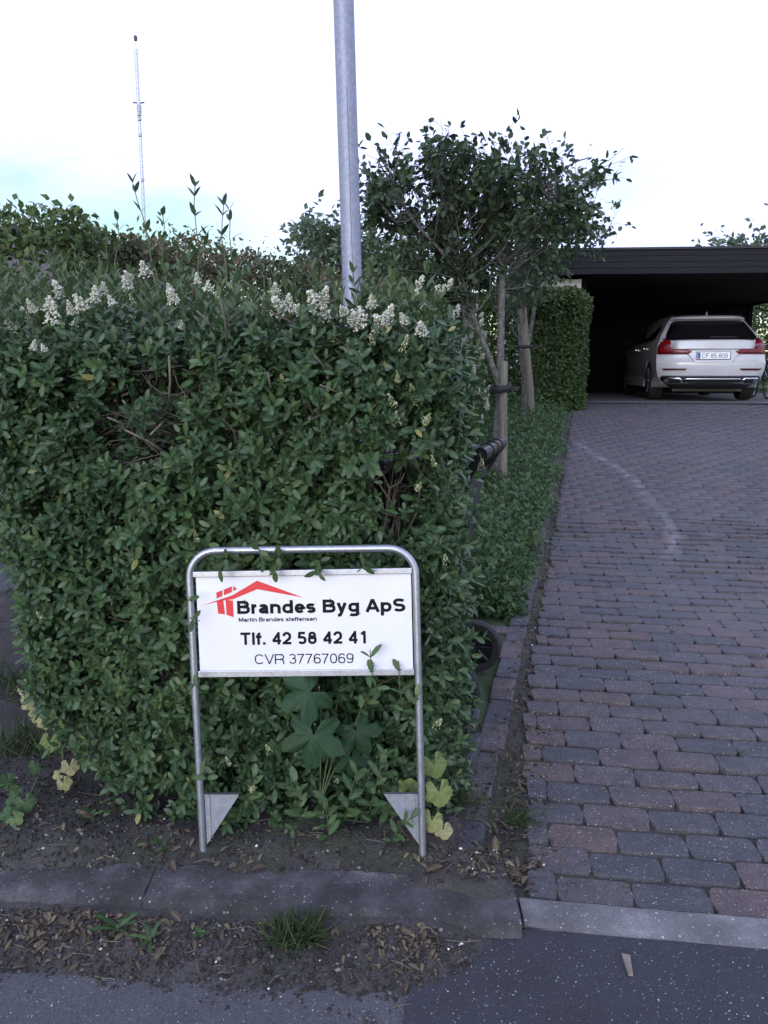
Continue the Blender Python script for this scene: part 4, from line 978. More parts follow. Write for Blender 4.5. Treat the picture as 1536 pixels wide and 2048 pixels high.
# ================================================================== TREES
def tube_tree(mb, pts, r0, r1, sides=8):
    n_ = len(pts); mb.tube(pts, [r0 + (r1 - r0) * i / (n_ - 1) for i in range(n_)], sides)
def smooth(pts, k=3):
    pts = [Vector(p) for p in pts]; o = []
    for i in range(len(pts) - 1):
        p0, p1, p2, p3 = pts[max(0, i - 1)], pts[i], pts[i + 1], pts[min(len(pts) - 1, i + 2)]
        for j in range(k):
            t = j / k; o.append(.5 * ((2 * p1) + (p2 - p0) * t + (2 * p0 - 5 * p1 + 4 * p2 - p3) * t * t + (3 * p1 - p0 - 3 * p2 + p3) * t ** 3))
    o.append(pts[-1]); return o
def in_poly(x, z, poly):
    c = np.zeros(len(x), bool); j = len(poly) - 1
    for i in range(len(poly)):
        xi, zi = poly[i]; xj, zj = poly[j]
        c ^= ((zi > z) != (zj > z)) & (x < (xj - xi) * (z - zi) / (zj - zi + 1e-9) + xi); j = i
    return c
def make_tree(name, label, base, limbs, outline, y0, depth, ncl, nleaf, lsize, mat, seed, group, bark='tree_bark', spread=.11, lvm=.45, gaps=.25, tpl=OV):
    q = np.random.default_rng(seed); root = empty(name, base); tag(root, label, 'tree', group); bv = Vector(base)
    mb = MB(); nodes = []
    for pts, r0, r1 in limbs:
        sp = smooth([p - bv for p in pts], 4); tube_tree(mb, sp, r0, r1, 9)
        nodes += [np.array(p) for p in sp[len(sp) // 3:]]
    mb.build('trunk', bark, root, smooth=True)
    nodes = np.array(nodes)
    xs_ = [p[0] for p in outline]; zs_ = [p[1] for p in outline]; C = []
    while len(C) < ncl:
        x = q.uniform(min(xs_), max(xs_), 400); z = q.uniform(min(zs_), max(zs_), 400); k = in_poly(x, z, outline); yy = q.normal(0, depth, 400)
        pts = np.stack([x, y0 + yy, z], -1)[k] - np.array(base); pts = pts[wave(pts, 3.1, seed % 3) > -1 + gaps * 2]; C += list(pts)
    C = np.array(C[:ncl])
    A = []; B = []; A2 = []; B2 = []; LP = []; LD = []
    for c in C:
        d = np.linalg.norm(nodes - c + np.array([0, 0, .25]), axis=1); s = nodes[d.argmin()]
        m_ = (s + c) / 2 + q.normal(0, .04, 3) - np.array([0, 0, .03]); A += [s, m_]; B += [m_, c]
        dirn = c - s; dirn = dirn / max(np.linalg.norm(dirn), .05)
        for k in range(5):
            e = c + (dirn * .6 + q.normal(0, .7, 3) + np.array([0, 0, .25])) * spread * 1.5; A2.append(c + q.normal(0, .01, 3)); B2.append(e)
            for _ in range(nleaf // 5):
                t = q.uniform(.15, 1.05); LP.append(c + (e - c) * t + q.normal(0, .012, 3)); LD.append((e - c) / max(1e-3, np.linalg.norm(e - c)) * .6 + q.normal(0, .75, 3) - np.array([0, 0, .1]))
    A, B, A2, B2, LP, LD = map(np.array, (A, B, A2, B2, LP, LD))
    rad = np.tile([.0075, .0045], len(C)); f1 = link('branches', twig_mesh('branches', A, B, rad, rad * .65, .04, 5), bark, root); f1['kind'] = 'stuff'
    f2 = link('twigs', twig_mesh('twigs', A2, B2, .0028, .0014, .05, 3), 'twig', root); f2['kind'] = 'stuff'
    M_ = leaf_frame(LD, q.normal(0, .6, LP.shape) + np.array([0, 0, 1.0])) * q.uniform(lsize * .65, lsize * 1.2, len(LP))[:, None, None]
    f3 = link('crown', bake('crown', tpl, M_, LP, np.clip(q.normal(lvm, .2, len(LP)) + wave(LP, 3, 1) * .1, 0, 1)), mat, root); f3['kind'] = 'stuff'
    return root
TA = Vector((.99, 6.8, .34)); a_ = lambda px, py, d=6.8: at(px, py, d)
limA = [([TA - Vector((0, 0, .1)), a_(993, 900), a_(1000, 790), a_(1001, 700), a_(1003, 600), a_(1004, 530)], .042, .026),
        ([a_(998, 770), a_(975, 705, 6.75), a_(945, 630, 6.7), a_(925, 560, 6.65), a_(905, 490, 6.6), a_(890, 400, 6.6)], .028, .010),
        ([a_(1004, 535), a_(990, 480, 6.75), a_(982, 410, 6.8), a_(975, 350, 6.85), a_(985, 300, 6.9)], .022, .006),
        ([a_(1004, 530), a_(1015, 470, 6.9), a_(1020, 400, 7.0), a_(1045, 350, 7.0), a_(1060, 315, 7.0)], .020, .006),
        ([a_(925, 560, 6.65), a_(880, 500, 6.6), a_(825, 440, 6.5), a_(790, 380, 6.45), a_(755, 320, 6.4)], .014, .005),
        ([a_(990, 480), a_(940, 420, 7.1), a_(880, 360, 7.3), a_(865, 310, 7.4)], .013, .005),
        ([a_(1020, 420), a_(1080, 380, 6.6), a_(1140, 330, 6.5), a_(1180, 315, 6.5)], .013, .004),
        ([a_(905, 490, 6.6), a_(840, 470, 6.8), a_(770, 430, 7.0)], .010, .004)]
pxp = lambda L_, d: [(at(x, y, d).x, at(x, y, d).z) for x, y in L_]
outA = pxp([(735, 380), (745, 350), (790, 335), (840, 345), (870, 315), (915, 305), (960, 322), (990, 312), (1045, 330), (1095, 350), (1145, 362), (1165, 385), (1160, 415), (1160, 450), (1125, 475), (1080, 500), (1060, 560), (1010, 625), (930, 640), (870, 620), (835, 575), (800, 520), (765, 455), (735, 430)], 6.8)
make_tree('staked_tree', 'small spreading tree tied to the nearer thick wooden stake', TA, limA, outA, 6.8, .26, 270, 30, .064, 'tree_leaf', 51, 'young trees along the drive', spread=.085, gaps=.36)
TB = Vector((1.79, 10.45, .70)); b_ = lambda px, py, d=10.45: at(px, py, d)
limB = [([TB - Vector((0, 0, .1)), b_(1051, 780), b_(1044, 700), b_(1040, 620), b_(1035, 540), b_(1040, 470)], .058, .02),
        ([b_(1056, 690), b_(1068, 620), b_(1078, 560), b_(1090, 510, 10.3), b_(1130, 480, 10.2), b_(1180, 470, 10.1)], .030, .008),
        ([b_(1078, 560), b_(1082, 520), b_(1100, 430), b_(1120, 370)], .022, .007), ([b_(1037, 560), b_(1000, 500), b_(960, 440)], .02, .007)]
outB = pxp([(990, 580), (950, 500), (970, 420), (1050, 400), (1110, 375), (1150, 385), (1165, 420), (1150, 460), (1215, 465), (1200, 490), (1140, 510), (1085, 545), (1075, 590), (1050, 620), (1020, 640)], 10.45)
make_tree('staked_tree', 'second young tree beside a thin leaning stake nearer the carport', TB, limB, outB, 10.45, .5, 170, 26, .075, 'tree_leaf', 53, 'young trees along the drive', spread=.13, gaps=.2)
def stake(label, p0, p1, rad, seed):
    o = empty('tree_stake', p0); tag(o, label, 'stake', 'tree stakes'); v = p1 - p0
    MB().tube([Vector((0, 0, -.15)), v * .33 + Vector((.004, 0, 0)), v * .7 + Vector((-.003, 0, 0)), v * .985, v], [rad * 1.04, rad, rad * .98, rad * .96, rad * .8], 12).build('stake_post', 'stake_wood', o, smooth=True); return o
s1 = stake('thick round wooden stake at the nearer tree with a black strap', a_(1005, 990, 6.62), a_(1008, 722, 6.62), .034, 1)
s2 = stake('thin weathered leaning stake beside the farther tree', b_(1066, 850, 10.2), b_(1046, 612, 10.2), .045, 2)
def strap(label, c, w_, d_, h_, tilt):
    o = empty('tree_strap', c); tag(o, label, 'strap'); pts = []
    for i in range(21):
        t = 2 * math.pi * i / 20; pts.append((w_ * math.copysign(abs(math.cos(t)) ** .7, math.cos(t)), d_ * math.copysign(abs(math.sin(t)) ** .7, math.sin(t)), tilt * math.cos(t)))
    vs = [(x, y, z - h_ / 2) for x, y, z in pts] + [(x, y, z + h_ / 2) for x, y, z in pts]; n_ = len(pts)
    me = MB().add(vs, [(i, i + 1, i + 1 + n_, i + n_) for i in range(n_ - 1)]); b = me.build('strap_band', 'strap', o, smooth=True)
    md = b.modifiers.new('solid', 'SOLIDIFY'); md.thickness = .006
    MB().box((w_ * .9, -.01, -h_ * .35), (w_ * 1.75, .004, h_ * .35)).build('strap_end', 'strap', o)
strap('wide black rubber strap round the nearer tree and its stake', a_(1000, 777, 6.72), .085, .16, .055, .018)
strap('narrow black tie high on the farther tree trunk', b_(1047, 694, 10.35), .11, .2, .04, .004)

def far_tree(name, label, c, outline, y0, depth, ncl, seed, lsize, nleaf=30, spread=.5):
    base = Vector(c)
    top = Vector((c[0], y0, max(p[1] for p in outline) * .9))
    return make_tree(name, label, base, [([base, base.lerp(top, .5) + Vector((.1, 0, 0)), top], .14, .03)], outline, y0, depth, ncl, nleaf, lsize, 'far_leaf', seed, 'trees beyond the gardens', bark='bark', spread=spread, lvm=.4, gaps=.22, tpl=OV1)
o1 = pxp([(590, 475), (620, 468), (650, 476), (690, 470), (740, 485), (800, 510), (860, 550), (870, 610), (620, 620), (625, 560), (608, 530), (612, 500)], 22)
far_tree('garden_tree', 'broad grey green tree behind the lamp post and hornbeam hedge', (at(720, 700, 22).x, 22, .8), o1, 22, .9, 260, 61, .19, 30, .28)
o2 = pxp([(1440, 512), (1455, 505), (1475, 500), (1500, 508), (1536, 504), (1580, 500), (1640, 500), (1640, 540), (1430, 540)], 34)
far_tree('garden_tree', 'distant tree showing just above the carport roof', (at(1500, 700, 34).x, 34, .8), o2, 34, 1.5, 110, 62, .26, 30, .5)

# ================================================================== HOUSE, CARPORT
ridge0 = at(-40, 380, 14.0); ridge1 = at(515, 492, 20.5)
h0 = empty('tiled_house', (ridge0.x, ridge0.y, 0)); tag(h0, 'house with a brown tiled roof hidden behind the hornbeam hedge', 'house')
hv = (ridge1 - ridge0); hl = Vector((hv.x, hv.y, 0)).length; h0.rotation_euler = (0, 0, math.atan2(hv.y, hv.x)); rz_ = ridge1.z - .0
MB().box((-6, .4, .5), (hl - .3, 7.0, rz_ - 1.9)).build('wall', 'brick_wall', h0)
rf = MB(); rz1 = rz_
rf.add([(-6.4, 3.7, rz1), (hl, 3.7, rz1), (hl, -.2, rz1 - 2.0), (-6.4, -.2, rz1 - 2.0), (-6.4, 7.6, rz1 - 2.0), (hl, 7.6, rz1 - 2.0), (-6.4, 3.7, rz1 - .16), (hl, 3.7, rz1 - .16), (hl, -.2, rz1 - 2.16), (-6.4, -.2, rz1 - 2.16), (-6.4, 7.6, rz1 - 2.16), (hl, 7.6, rz1 - 2.16)],
       [(0, 1, 2, 3), (0, 4, 5, 1), (6, 9, 8, 7), (6, 7, 11, 10), (1, 7, 8, 2), (1, 5, 11, 7), (0, 3, 9, 6), (0, 6, 10, 4), (3, 2, 8, 9), (4, 10, 11, 5)])
rf.build('roof', 'roof_tile', h0)
for i in range(18): MB().tube([(-6.4 + i * (hl + 6.4) / 18, 3.7, rz1 + .01), (-6.4 + (i + 1.08) * (hl + 6.4) / 18, 3.7, rz1 + .03)], [.11, .13], 8).build('ridge_tile', 'roof_tile', h0)

CY = R(-4.5)                                            # the carport front runs this way
cp0 = Vector((2.35, 12.72, 0)); cport = empty('carport', (cp0.x, cp0.y, .9), CY)
tag(cport, 'flat roofed carport with dark timber fascia over the white car', 'carport')
zb_, zt_ = 2.85 - .9, 3.20 - .9; W_, D_ = 5.45, 6.3
nb = 4; bh = (zt_ - zb_) / nb
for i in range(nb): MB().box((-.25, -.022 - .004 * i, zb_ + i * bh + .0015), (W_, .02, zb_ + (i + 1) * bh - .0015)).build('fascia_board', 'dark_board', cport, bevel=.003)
MB().box((-.27, -.06, zt_ + .002), (W_ + .02, .06, zt_ + .035)).build('roof_edge', 'roof_felt', cport)
MB().box((-.25, .024, zb_ + .06), (W_, D_ + .3, zt_ - .004)).build('roof_deck', 'roof_felt', cport)
ns = 34
for i in range(ns): MB().box((.02, .03 + i * (D_ / ns), zb_ + .028 + .004 * (i % 2)), (W_ - .03, .03 + (i + 1) * (D_ / ns) - .012, zb_ + .055)).build('soffit_board', 'soffit', cport)
MB().box((W_ - .03, .03, zb_ - .02), (W_, D_ + .3, zb_ + .05)).build('side_fascia', 'dark_board', cport)
nbw = 17
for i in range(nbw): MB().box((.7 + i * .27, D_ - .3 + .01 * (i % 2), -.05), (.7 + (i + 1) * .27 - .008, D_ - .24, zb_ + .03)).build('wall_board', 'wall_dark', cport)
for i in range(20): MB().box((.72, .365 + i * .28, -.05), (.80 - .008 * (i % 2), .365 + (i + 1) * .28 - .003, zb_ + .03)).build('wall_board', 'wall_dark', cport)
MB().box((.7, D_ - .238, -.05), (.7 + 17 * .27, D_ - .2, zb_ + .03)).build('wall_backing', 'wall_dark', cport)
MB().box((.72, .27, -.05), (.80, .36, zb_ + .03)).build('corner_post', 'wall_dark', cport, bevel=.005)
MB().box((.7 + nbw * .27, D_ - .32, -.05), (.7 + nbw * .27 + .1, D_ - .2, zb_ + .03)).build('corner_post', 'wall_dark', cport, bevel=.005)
MB().box((.2, .1, zb_ - .0), (.8, .22, zb_ + .03)).build('lintel', 'wall_dark', cport)
hw = empty('white_house', (cp0.x, cp0.y, .9), CY); tag(hw, 'white rendered house wall between the hedge block and the carport', 'house')
MB().box((-.12, .26, -.1), (.715, D_, zb_ - .04)).build('wall', 'render_white', hw)
MB().box((-.24, .1, zb_ - .03), (.19, D_ + .3, zb_ + .02)).build('eave', 'roof_felt', hw)
fs_ = MB().add([(2.4, 12.9, .902), (16, 11.5, .902), (17, 21, .905), (2.4, 21, .905)], [(0, 1, 2, 3)]).build('carport_floor', 'slab'); tag(fs_, kind='structure')
lw = MB().add([(8.6, 14.9, .915), (20, 13.5, .915), (20, 24, .915), (8.6, 24, .915)], [(0, 1, 2, 3)]).build('lawn', 'meadow'); tag(lw, kind='structure')

# ================================================================== CAR
car = empty('estate_car'); tag(car, 'white estate car parked nose first in the carport', 'car')
CH = R(-9.0); AX = .98; axw = Vector((5.47, 14.09, .908))
cdir = Vector((math.sin(-CH), math.cos(-CH), 0)); car.location = axw - cdir * AX; car.rotation_euler = (0, 0, CH)
RP = [  # rear surface: height, half width, how far forward
    (.22, .66, .16), (.30, .80, .07), (.40, .875, .035), (.50, .905, .012), (.58, .915, .0), (.63, .918, .004), (.665, .915, .035), (.75, .912, .055), (.84, .905, .065), (.92, .895, .07), (.975, .875, .075),
    (.995, .86, .15), (1.10, .80, .27), (1.22, .725, .41), (1.325, .655, .53), (1.345, .64, .44), (1.375, .62, .46), (1.405, .56, .56)]
RP = [(z, x * .93, y) for z, x, y in RP]
RZ = [p[0] for p in RP]; RX = [p[1] for p in RP]; RY = [p[2] for p in RP]
def rear_y(x, z):
    xm = np.interp(z, RZ, RX); t = min(1.0, abs(x) / xm); return float(np.interp(z, RZ, RY)) + .20 * t ** 4.5 + .015 * t ** 2
nc = 24; mbc = MB(); vs = []
cols = [math.sin((i / nc - .5) * math.pi) for i in range(nc + 1)]
for z, xm, y in RP: vs += [(c * xm, rear_y(c * xm, z), z) for c in cols]
nr = len(RP); fs = [(i * (nc + 1) + j, i * (nc + 1) + j + 1, (i + 1) * (nc + 1) + j + 1, (i + 1) * (nc + 1) + j) for i in range(nr - 1) for j in range(nc)]
# stations forward of the rear
ST = [(.62, 1.0, 1.0, 0), (1.0, 1.005, 1.01, 0), (1.9, 1.01, 1.025, 0), (2.7, 1.005, 1.015, 0), (3.2, 1.0, .86, 0), (3.55, .995, .735, 0), (4.2, .97, .69, 0), (4.6, .90, .60, 0), (4.76, .78, .52, 0)]
rings = [[(-xm, rear_y(-xm, z), z) for z, xm, y in RP] + [(xm, rear_y(xm, z), z) for z, xm, y in RP][::-1]]
BELT = .975
for k, (y, wsc, top, _) in enumerate(ST):
    ring = []
    for z, xm, yy in RP:
        if z <= BELT: zz = .20 + (z - .20) * (1 if y < 4.0 else (.9 if y < 4.5 else .72)); xx = xm * wsc if z > .35 else max(xm, .86) * wsc
        else:
            f = (z - BELT) / (1.405 - BELT); roof = 1.405 * top; bz = BELT if y < 3.4 else BELT - .06 * (y - 3.4)
            if y > 4.0: bz = .20 + (BELT - .2) * (.9 if y < 4.5 else .72)
            zz = bz + max(.01, roof - bz) * f; xx = xm * wsc if y < 3.3 else (.875 - .5 * f) * wsc
        yo = y + max(0, yy - .12) * .25 if k == 0 else y
        ring.append((-xx, yo, zz))
    rings.append(ring + [(-x, y2, z) for x, y2, z in ring[::-1]])
base_i = len(vs); nk = len(rings[0])
for rg in rings: vs += rg
for i in range(len(rings) - 1):
    for j in range(nk):
        j2 = (j + 1) % nk; a = base_i + i * nk; fs.append((a + j, a + j2, a + nk + j2, a + nk + j))
e = base_i + (len(rings) - 1) * nk; fs.append(tuple(e + j for j in range(nk)))
mbc.add(vs, fs)
me = bpy.data.meshes.new('body'); me.from_pydata(mbc.v, [], mbc.f); bm = bmesh.new(); bm.from_mesh(me); bmesh.ops.remove_doubles(bm, verts=bm.verts, dist=.0005)
bmesh.ops.holes_fill(bm, edges=[e_ for e_ in bm.edges if e_.is_boundary], sides=0); bmesh.ops.recalc_face_normals(bm, faces=bm.faces); bm.to_mesh(me); bm.free()
body = link('body', me, 'car_paint', car); cut = []
for y in (AX, AX + 2.87):
    for sx in (-1, 1):
        c_ = MB().tube([(sx * .58, y, .335), (sx * 1.1, y, .335)], .372, 28).mesh('cutter'); c_.materials.append(MATS['car_black'])
        co = bpy.data.objects.new('cutter', c_); COL.objects.link(co); co.parent = car; cut.append(co)
        md = body.modifiers.new('arch', 'BOOLEAN'); md.operation = 'DIFFERENCE'; md.object = co; md.solver = 'EXACT'
bpy.context.view_layer.update()
ev = body.evaluated_get(bpy.context.evaluated_depsgraph_get()); me2 = bpy.data.meshes.new_from_object(ev)
body.modifiers.clear(); body.data = me2
if not me2.materials: me2.materials.append(MATS['car_paint'])
me2.polygons.foreach_set('use_smooth', [True] * len(me2.polygons)); me2.set_sharp_from_angle(angle=R(32))
for co in cut: bpy.data.objects.remove(co)
def rear_patch(name, mat, rows, off, parent=car, nc=14, thick=.012):
    """rows: height, left x, right x ; follows the tail of the car"""
    vs = []; k = nc + 1
    for z, x0, x1 in rows: vs += [(x0 + (x1 - x0) * j / nc, rear_y(x0 + (x1 - x0) * j / nc, z) - off, z) for j in range(k)]
    fs = [(i * k + j, i * k + j + 1, (i + 1) * k + j + 1, (i + 1) * k + j) for i in range(len(rows) - 1) for j in range(nc)]
    mb = MB().add(vs, fs); me = mb.mesh(name, True); o = link(name, me, mat, parent); md = o.modifiers.new('solid', 'SOLIDIFY'); md.thickness = thick; md.offset = 0
    return o
wn = rear_patch('rear_window', 'car_glass', [(0.985, -0.688, 0.688), (1.0, -0.721, 0.721), (1.1, -0.684, 0.684), (1.22, -0.618, 0.618), (1.29, -0.577, 0.577), (1.315, -0.53, 0.53)], .006)
rear_patch('wiper', 'car_black', [(1.03, -.05, .38), (1.045, -.05, .36)], .022, thick=.01)
lid = rear_patch('tailgate_lip', 'car_paint', [(0.842, -0.609, 0.609), (0.85, -0.628, 0.628), (0.9, -0.637, 0.637), (0.955, -0.628, 0.628), (0.975, -0.595, 0.595), (0.985, -0.335, 0.335)], .020, thick=.02)
flat_mesh(letters('VOLVO', -.235, .962, .014, .47, .16, -.001, track=.55), 'tailgate_lettering', 'badge', lid).location = (0, rear_y(.1, .96) - .034, 0)
for s in (-1, 1):
    f = lambda rows: [(z, *(sorted((s * a, s * c)))) for z, a, c in rows]
    tl = rear_patch('tail_light', 'tail_red', f([(0.762, 0.391, 0.839), (0.8, 0.335, 0.839), (0.835, 0.4, 0.837), (0.845, 0.642, 0.837), (0.9, 0.651, 0.828), (0.955, 0.651, 0.8), (0.985, 0.665, 0.744), (1.02, 0.721, 0.749)]), .014, nc=10)
    rear_patch('light_bar', 'chrome', f([(0.898, 0.665, 0.8), (0.908, 0.665, 0.8)]), .024, tl, thick=.004)
    rear_patch('lower_lens', 'tail_dark', f([(0.772, 0.419, 0.8), (0.79, 0.419, 0.8)]), .022, tl, thick=.004)
    rear_patch('reflector', 'tail_dark', f([(0.505, 0.437, 0.744), (0.52, 0.419, 0.763), (0.532, 0.409, 0.781)]), .012, nc=8)
    ex = rear_patch('exhaust_tip', 'chrome', f([(0.285, 0.484, 0.688), (0.32, 0.456, 0.725), (0.355, 0.465, 0.725), (0.385, 0.502, 0.735)]), .030, nc=10, thick=.03)
    rear_patch('exhaust_mouth', 'car_black', f([(0.3, 0.498, 0.684), (0.325, 0.479, 0.707), (0.35, 0.484, 0.707), (0.37, 0.512, 0.716)]), .047, ex, nc=10, thick=.006)
rear_patch('diffuser', 'car_black', [(0.215, -0.577, 0.577), (0.27, -0.67, 0.67), (0.34, -0.763, 0.763), (0.39, -0.786, 0.786), (0.415, -0.744, 0.744)], .006, nc=20)
rear_patch('chrome_strip', 'chrome', [(0.352, -0.442, 0.442), (0.372, -0.442, 0.442)], .026, thick=.01)
pr = rear_patch('plate_recess', 'car_paint', [(0.63, -0.307, 0.307), (0.665, -0.321, 0.321), (0.74, -0.391, 0.391), (0.8, -0.456, 0.456), (0.838, -0.465, 0.465)], .004, thick=.006)
plate = MB().box((-.252, -.008, -.055), (.252, .004, .055)).build('licence_plate', 'plate_white', car, bevel=.003); plate.location = (0, rear_y(.2, .73) - .018, .735); plate.rotation_euler = (R(-4), 0, 0)
fr = MB()
for a, c in (((-.262, -.0075, -.065), (.262, .003, -.0555)), ((-.262, -.0075, .0555), (.262, .003, .062)), ((-.262, -.0075, -.0555), (-.2525, .003, .0555)), ((.2525, -.0075, -.0555), (.262, .003, .0555))): fr.box(a, c)
fr.build('plate_frame', 'car_black', plate)
MB().box((-.245, -.0105, -.048), (-.205, -.0085, .048)).build('country_band', 'plate_blue', plate)
flat_mesh(letters('CF 85 809', -.185, -.036, .070, .40, .092, -.0105), 'plate_number', 'plate_ink', plate)
flat_mesh(letters('V60', -.62, .70, .026, .10, .14, 0), 'model_badge', 'badge', car).location = (0, rear_y(.6, .71) - .012, 0)
for s in (-1, 1):
    for k, y in enumerate((AX, AX + 2.87)):
        wh = empty('wheel', (s * .745, y, .335)); wh.parent = car
        pr_ = [(.335 * a, b) for a, b in ((.62, -.105), (.86, -.115), (.97, -.10), (1, -.06), (1, .06), (.97, .10), (.86, .115), (.62, .105))]
        mb = MB(); n_ = 36; V = [(y_, math.cos(2 * math.pi * i / n_) * rr_, math.sin(2 * math.pi * i / n_) * rr_) for i in range(n_) for rr_, y_ in pr_]; kk = len(pr_)
        mb.add(V, [(i * kk + j, ((i + 1) % n_) * kk + j, ((i + 1) % n_) * kk + (j + 1) % kk, i * kk + (j + 1) % kk) for i in range(n_) for j in range(kk)])
        mb.build('tyre', 'rubber', wh, smooth=True)
        rm = MB(); rm.tube([(s * .02, 0, 0), (s * .09, 0, 0)], .05, 12)
        for i in range(5):
            t = 2 * math.pi * i / 5; rm.tube([(s * .085, .03 * math.cos(t), .03 * math.sin(t)), (s * .095, .21 * math.cos(t), .21 * math.sin(t))], .024, 6)
        rm.tube([(s * .03, 0, 0), (s * .05, 0, 0)], .208, 28); rm.build('rim', 'rim_alloy', wh, smooth=True)
    # side glass, mirror, roof rail
    mb = MB(); vs = []
    for y, zl, zh in ((.85, 1.03, 1.20), (1.2, 1.015, 1.32), (1.9, 1.0, 1.355), (2.6, 1.0, 1.34), (3.05, 1.0, 1.17)):
        for z in (zl, (zl + zh) / 2, zh): vs.append((s * (np.interp(z, RZ, RX) * 1.01 + .006), y, z))
    mb.add(vs, [(i * 3 + j, i * 3 + j + 1, i * 3 + j + 4, i * 3 + j + 3) for i in range(4) for j in range(2)])
    o = mb.build('side_window', 'car_glass', car, smooth=True)
    mi = MB().box((-.11, -.05, -.075), (.11, .06, .075)).build('wing_mirror', 'car_black', car, bevel=.035, smooth=True); mi.location = (s * .95, 2.95, 1.03)
    MB().box((-.09, -.056, -.055), (.09, -.052, .055)).build('mirror_glass', 'wall_dark', mi)
    MB().tube([(s * .545, .75, 1.405), (s * .55, 1.0, 1.44), (s * .56, 1.8, 1.46), (s * .555, 2.6, 1.44), (s * .55, 2.75, 1.41)], .013, 6).build('roof_rail', 'car_black', car, smooth=True)
    MB().box((s * .865 - .012, 1.5, .87), (s * .865 + .012, 1.72, .90)).build('door_handle', 'chrome', car, bevel=.008); MB().box((s * .865 - .012, 2.45, .87), (s * .865 + .012, 2.67, .90)).build('door_handle', 'chrome', car, bevel=.008)
MB().add([(-.012, .72, 1.40), (.012, .72, 1.40), (.014, .86, 1.40), (-.014, .86, 1.40), (0, .70, 1.475), (0, .74, 1.48)], [(0, 1, 4), (1, 2, 5, 4), (2, 3, 5), (3, 0, 4, 5), (0, 3, 2, 1)]).build('roof_antenna', 'car_paint', car)
MB().box((-.55, .35, .16), (.55, 4.2, .215)).build('underbody', 'car_black', car)

# bicycle at the edge of the carport
bk = empty('bicycle', (6.92, 14.6, .912), R(78)); tag(bk, 'black bicycle leaning beside the white car', 'bicycle')
for x in (0, 1.05):
    wl = MB(); wl.tube([(x + .34 * math.cos(2 * math.pi * i / 28), 0, .34 + .34 * math.sin(2 * math.pi * i / 28)) for i in range(29)], .016, 6, False); wo = wl.build('wheel', 'rubber', bk, smooth=True)
    sp = MB()
    for i in range(14): sp.tube([(x, 0, .34), (x + .33 * math.cos(2 * math.pi * i / 14), 0, .34 + .33 * math.sin(2 * math.pi * i / 14))], .0018, 3)
    sp.build('spokes', 'chrome', wo)
MB().tube([(0, 0, .34), (.38, 0, .32), (.28, 0, .80)], .016, 8).tube([(.38, 0, .32), (.86, 0, .75)], .018, 8).tube([(.29, 0, .76), (.85, 0, .85)], .016, 8).tube([(0, 0, .34), (.29, 0, .74)], .011, 8).build('frame', 'car_black', bk, smooth=True)
MB().tube([(1.05, 0, .34), (.93, 0, .62), (.84, 0, .95)], .014, 8).build('fork', 'car_black', bk, smooth=True)
MB().tube([(.72, -.29, 1.0), (.80, -.2, 1.02), (.85, 0, .98), (.80, .2, 1.02), (.72, .29, 1.0)], .012, 8).build('handlebar', 'chrome', bk, smooth=True)
MB().box((.14, -.07, .86), (.42, .07, .91)).build('saddle', 'car_black', bk, bevel=.02)

# ================================================================== WHEELED BIN
bn = empty('wheeled_bin', (.085, 3.12, .125), R(-17)); tag(bn, 'black wheeled rubbish bin half hidden behind the privet hedge', 'bin')
x0, x1, X0, X1 = -.22, .20, -.30, .27
bb = MB().add([(x0, -.20, .04), (x1, -.20, .04), (x1, .20, .04), (x0, .20, .04), (X0, -.25, .90), (X1, -.25, .90), (X1, .25, .90), (X0, .25, .90)], [(0, 3, 2, 1), (4, 5, 6, 7), (0, 1, 5, 4), (1, 2, 6, 5), (2, 3, 7, 6), (3, 0, 4, 7)])
bb.build('bin_body', 'black_plastic', bn, bevel=.03, smooth=True)
MB().box((X0 - .02, -.27, .86), (X1 + .02, .27, .90)).build('rim_collar', 'black_plastic', bn, bevel=.01)
MB().add([(X0 - .03, -.28, .902), (X1 + .01, -.28, .902), (X1 + .01, .28, .902), (X0 - .03, .28, .902), (X0 + .02, -.24, .955), (X1 - .02, -.24, .985), (X1 - .02, .24, .985), (X0 + .02, .24, .955)], [(0, 3, 2, 1), (4, 5, 6, 7), (0, 1, 5, 4), (1, 2, 6, 5), (2, 3, 7, 6), (3, 0, 4, 7)]).build('lid', 'black_plastic', bn, bevel=.02, smooth=True)
MB().tube([(.335, -.23, .985), (.335, .23, .985)], .026, 14).build('handle', 'black_plastic', bn, smooth=True)
for y in (-.09, .02, .12): MB().tube([(.335, y - .006, .985), (.335, y + .006, .985)], .031, 14).build('handle_ring', 'black_plastic', bn, smooth=True)
for y in (-.235, .205): MB().add([(X1 - .02, y, .80), (X1 - .02, y + .03, .80), (.345, y + .03, .965), (.345, y, .965), (X1 - .02, y, .90), (X1 - .02, y + .03, .90), (.335, y + .03, 1.0), (.335, y, 1.0)], [(0, 3, 2, 1), (4, 5, 6, 7), (0, 1, 5, 4), (1, 2, 6, 5), (2, 3, 7, 6), (3, 0, 4, 7)]).build('handle_bracket', 'black_plastic', bn, bevel=.006)
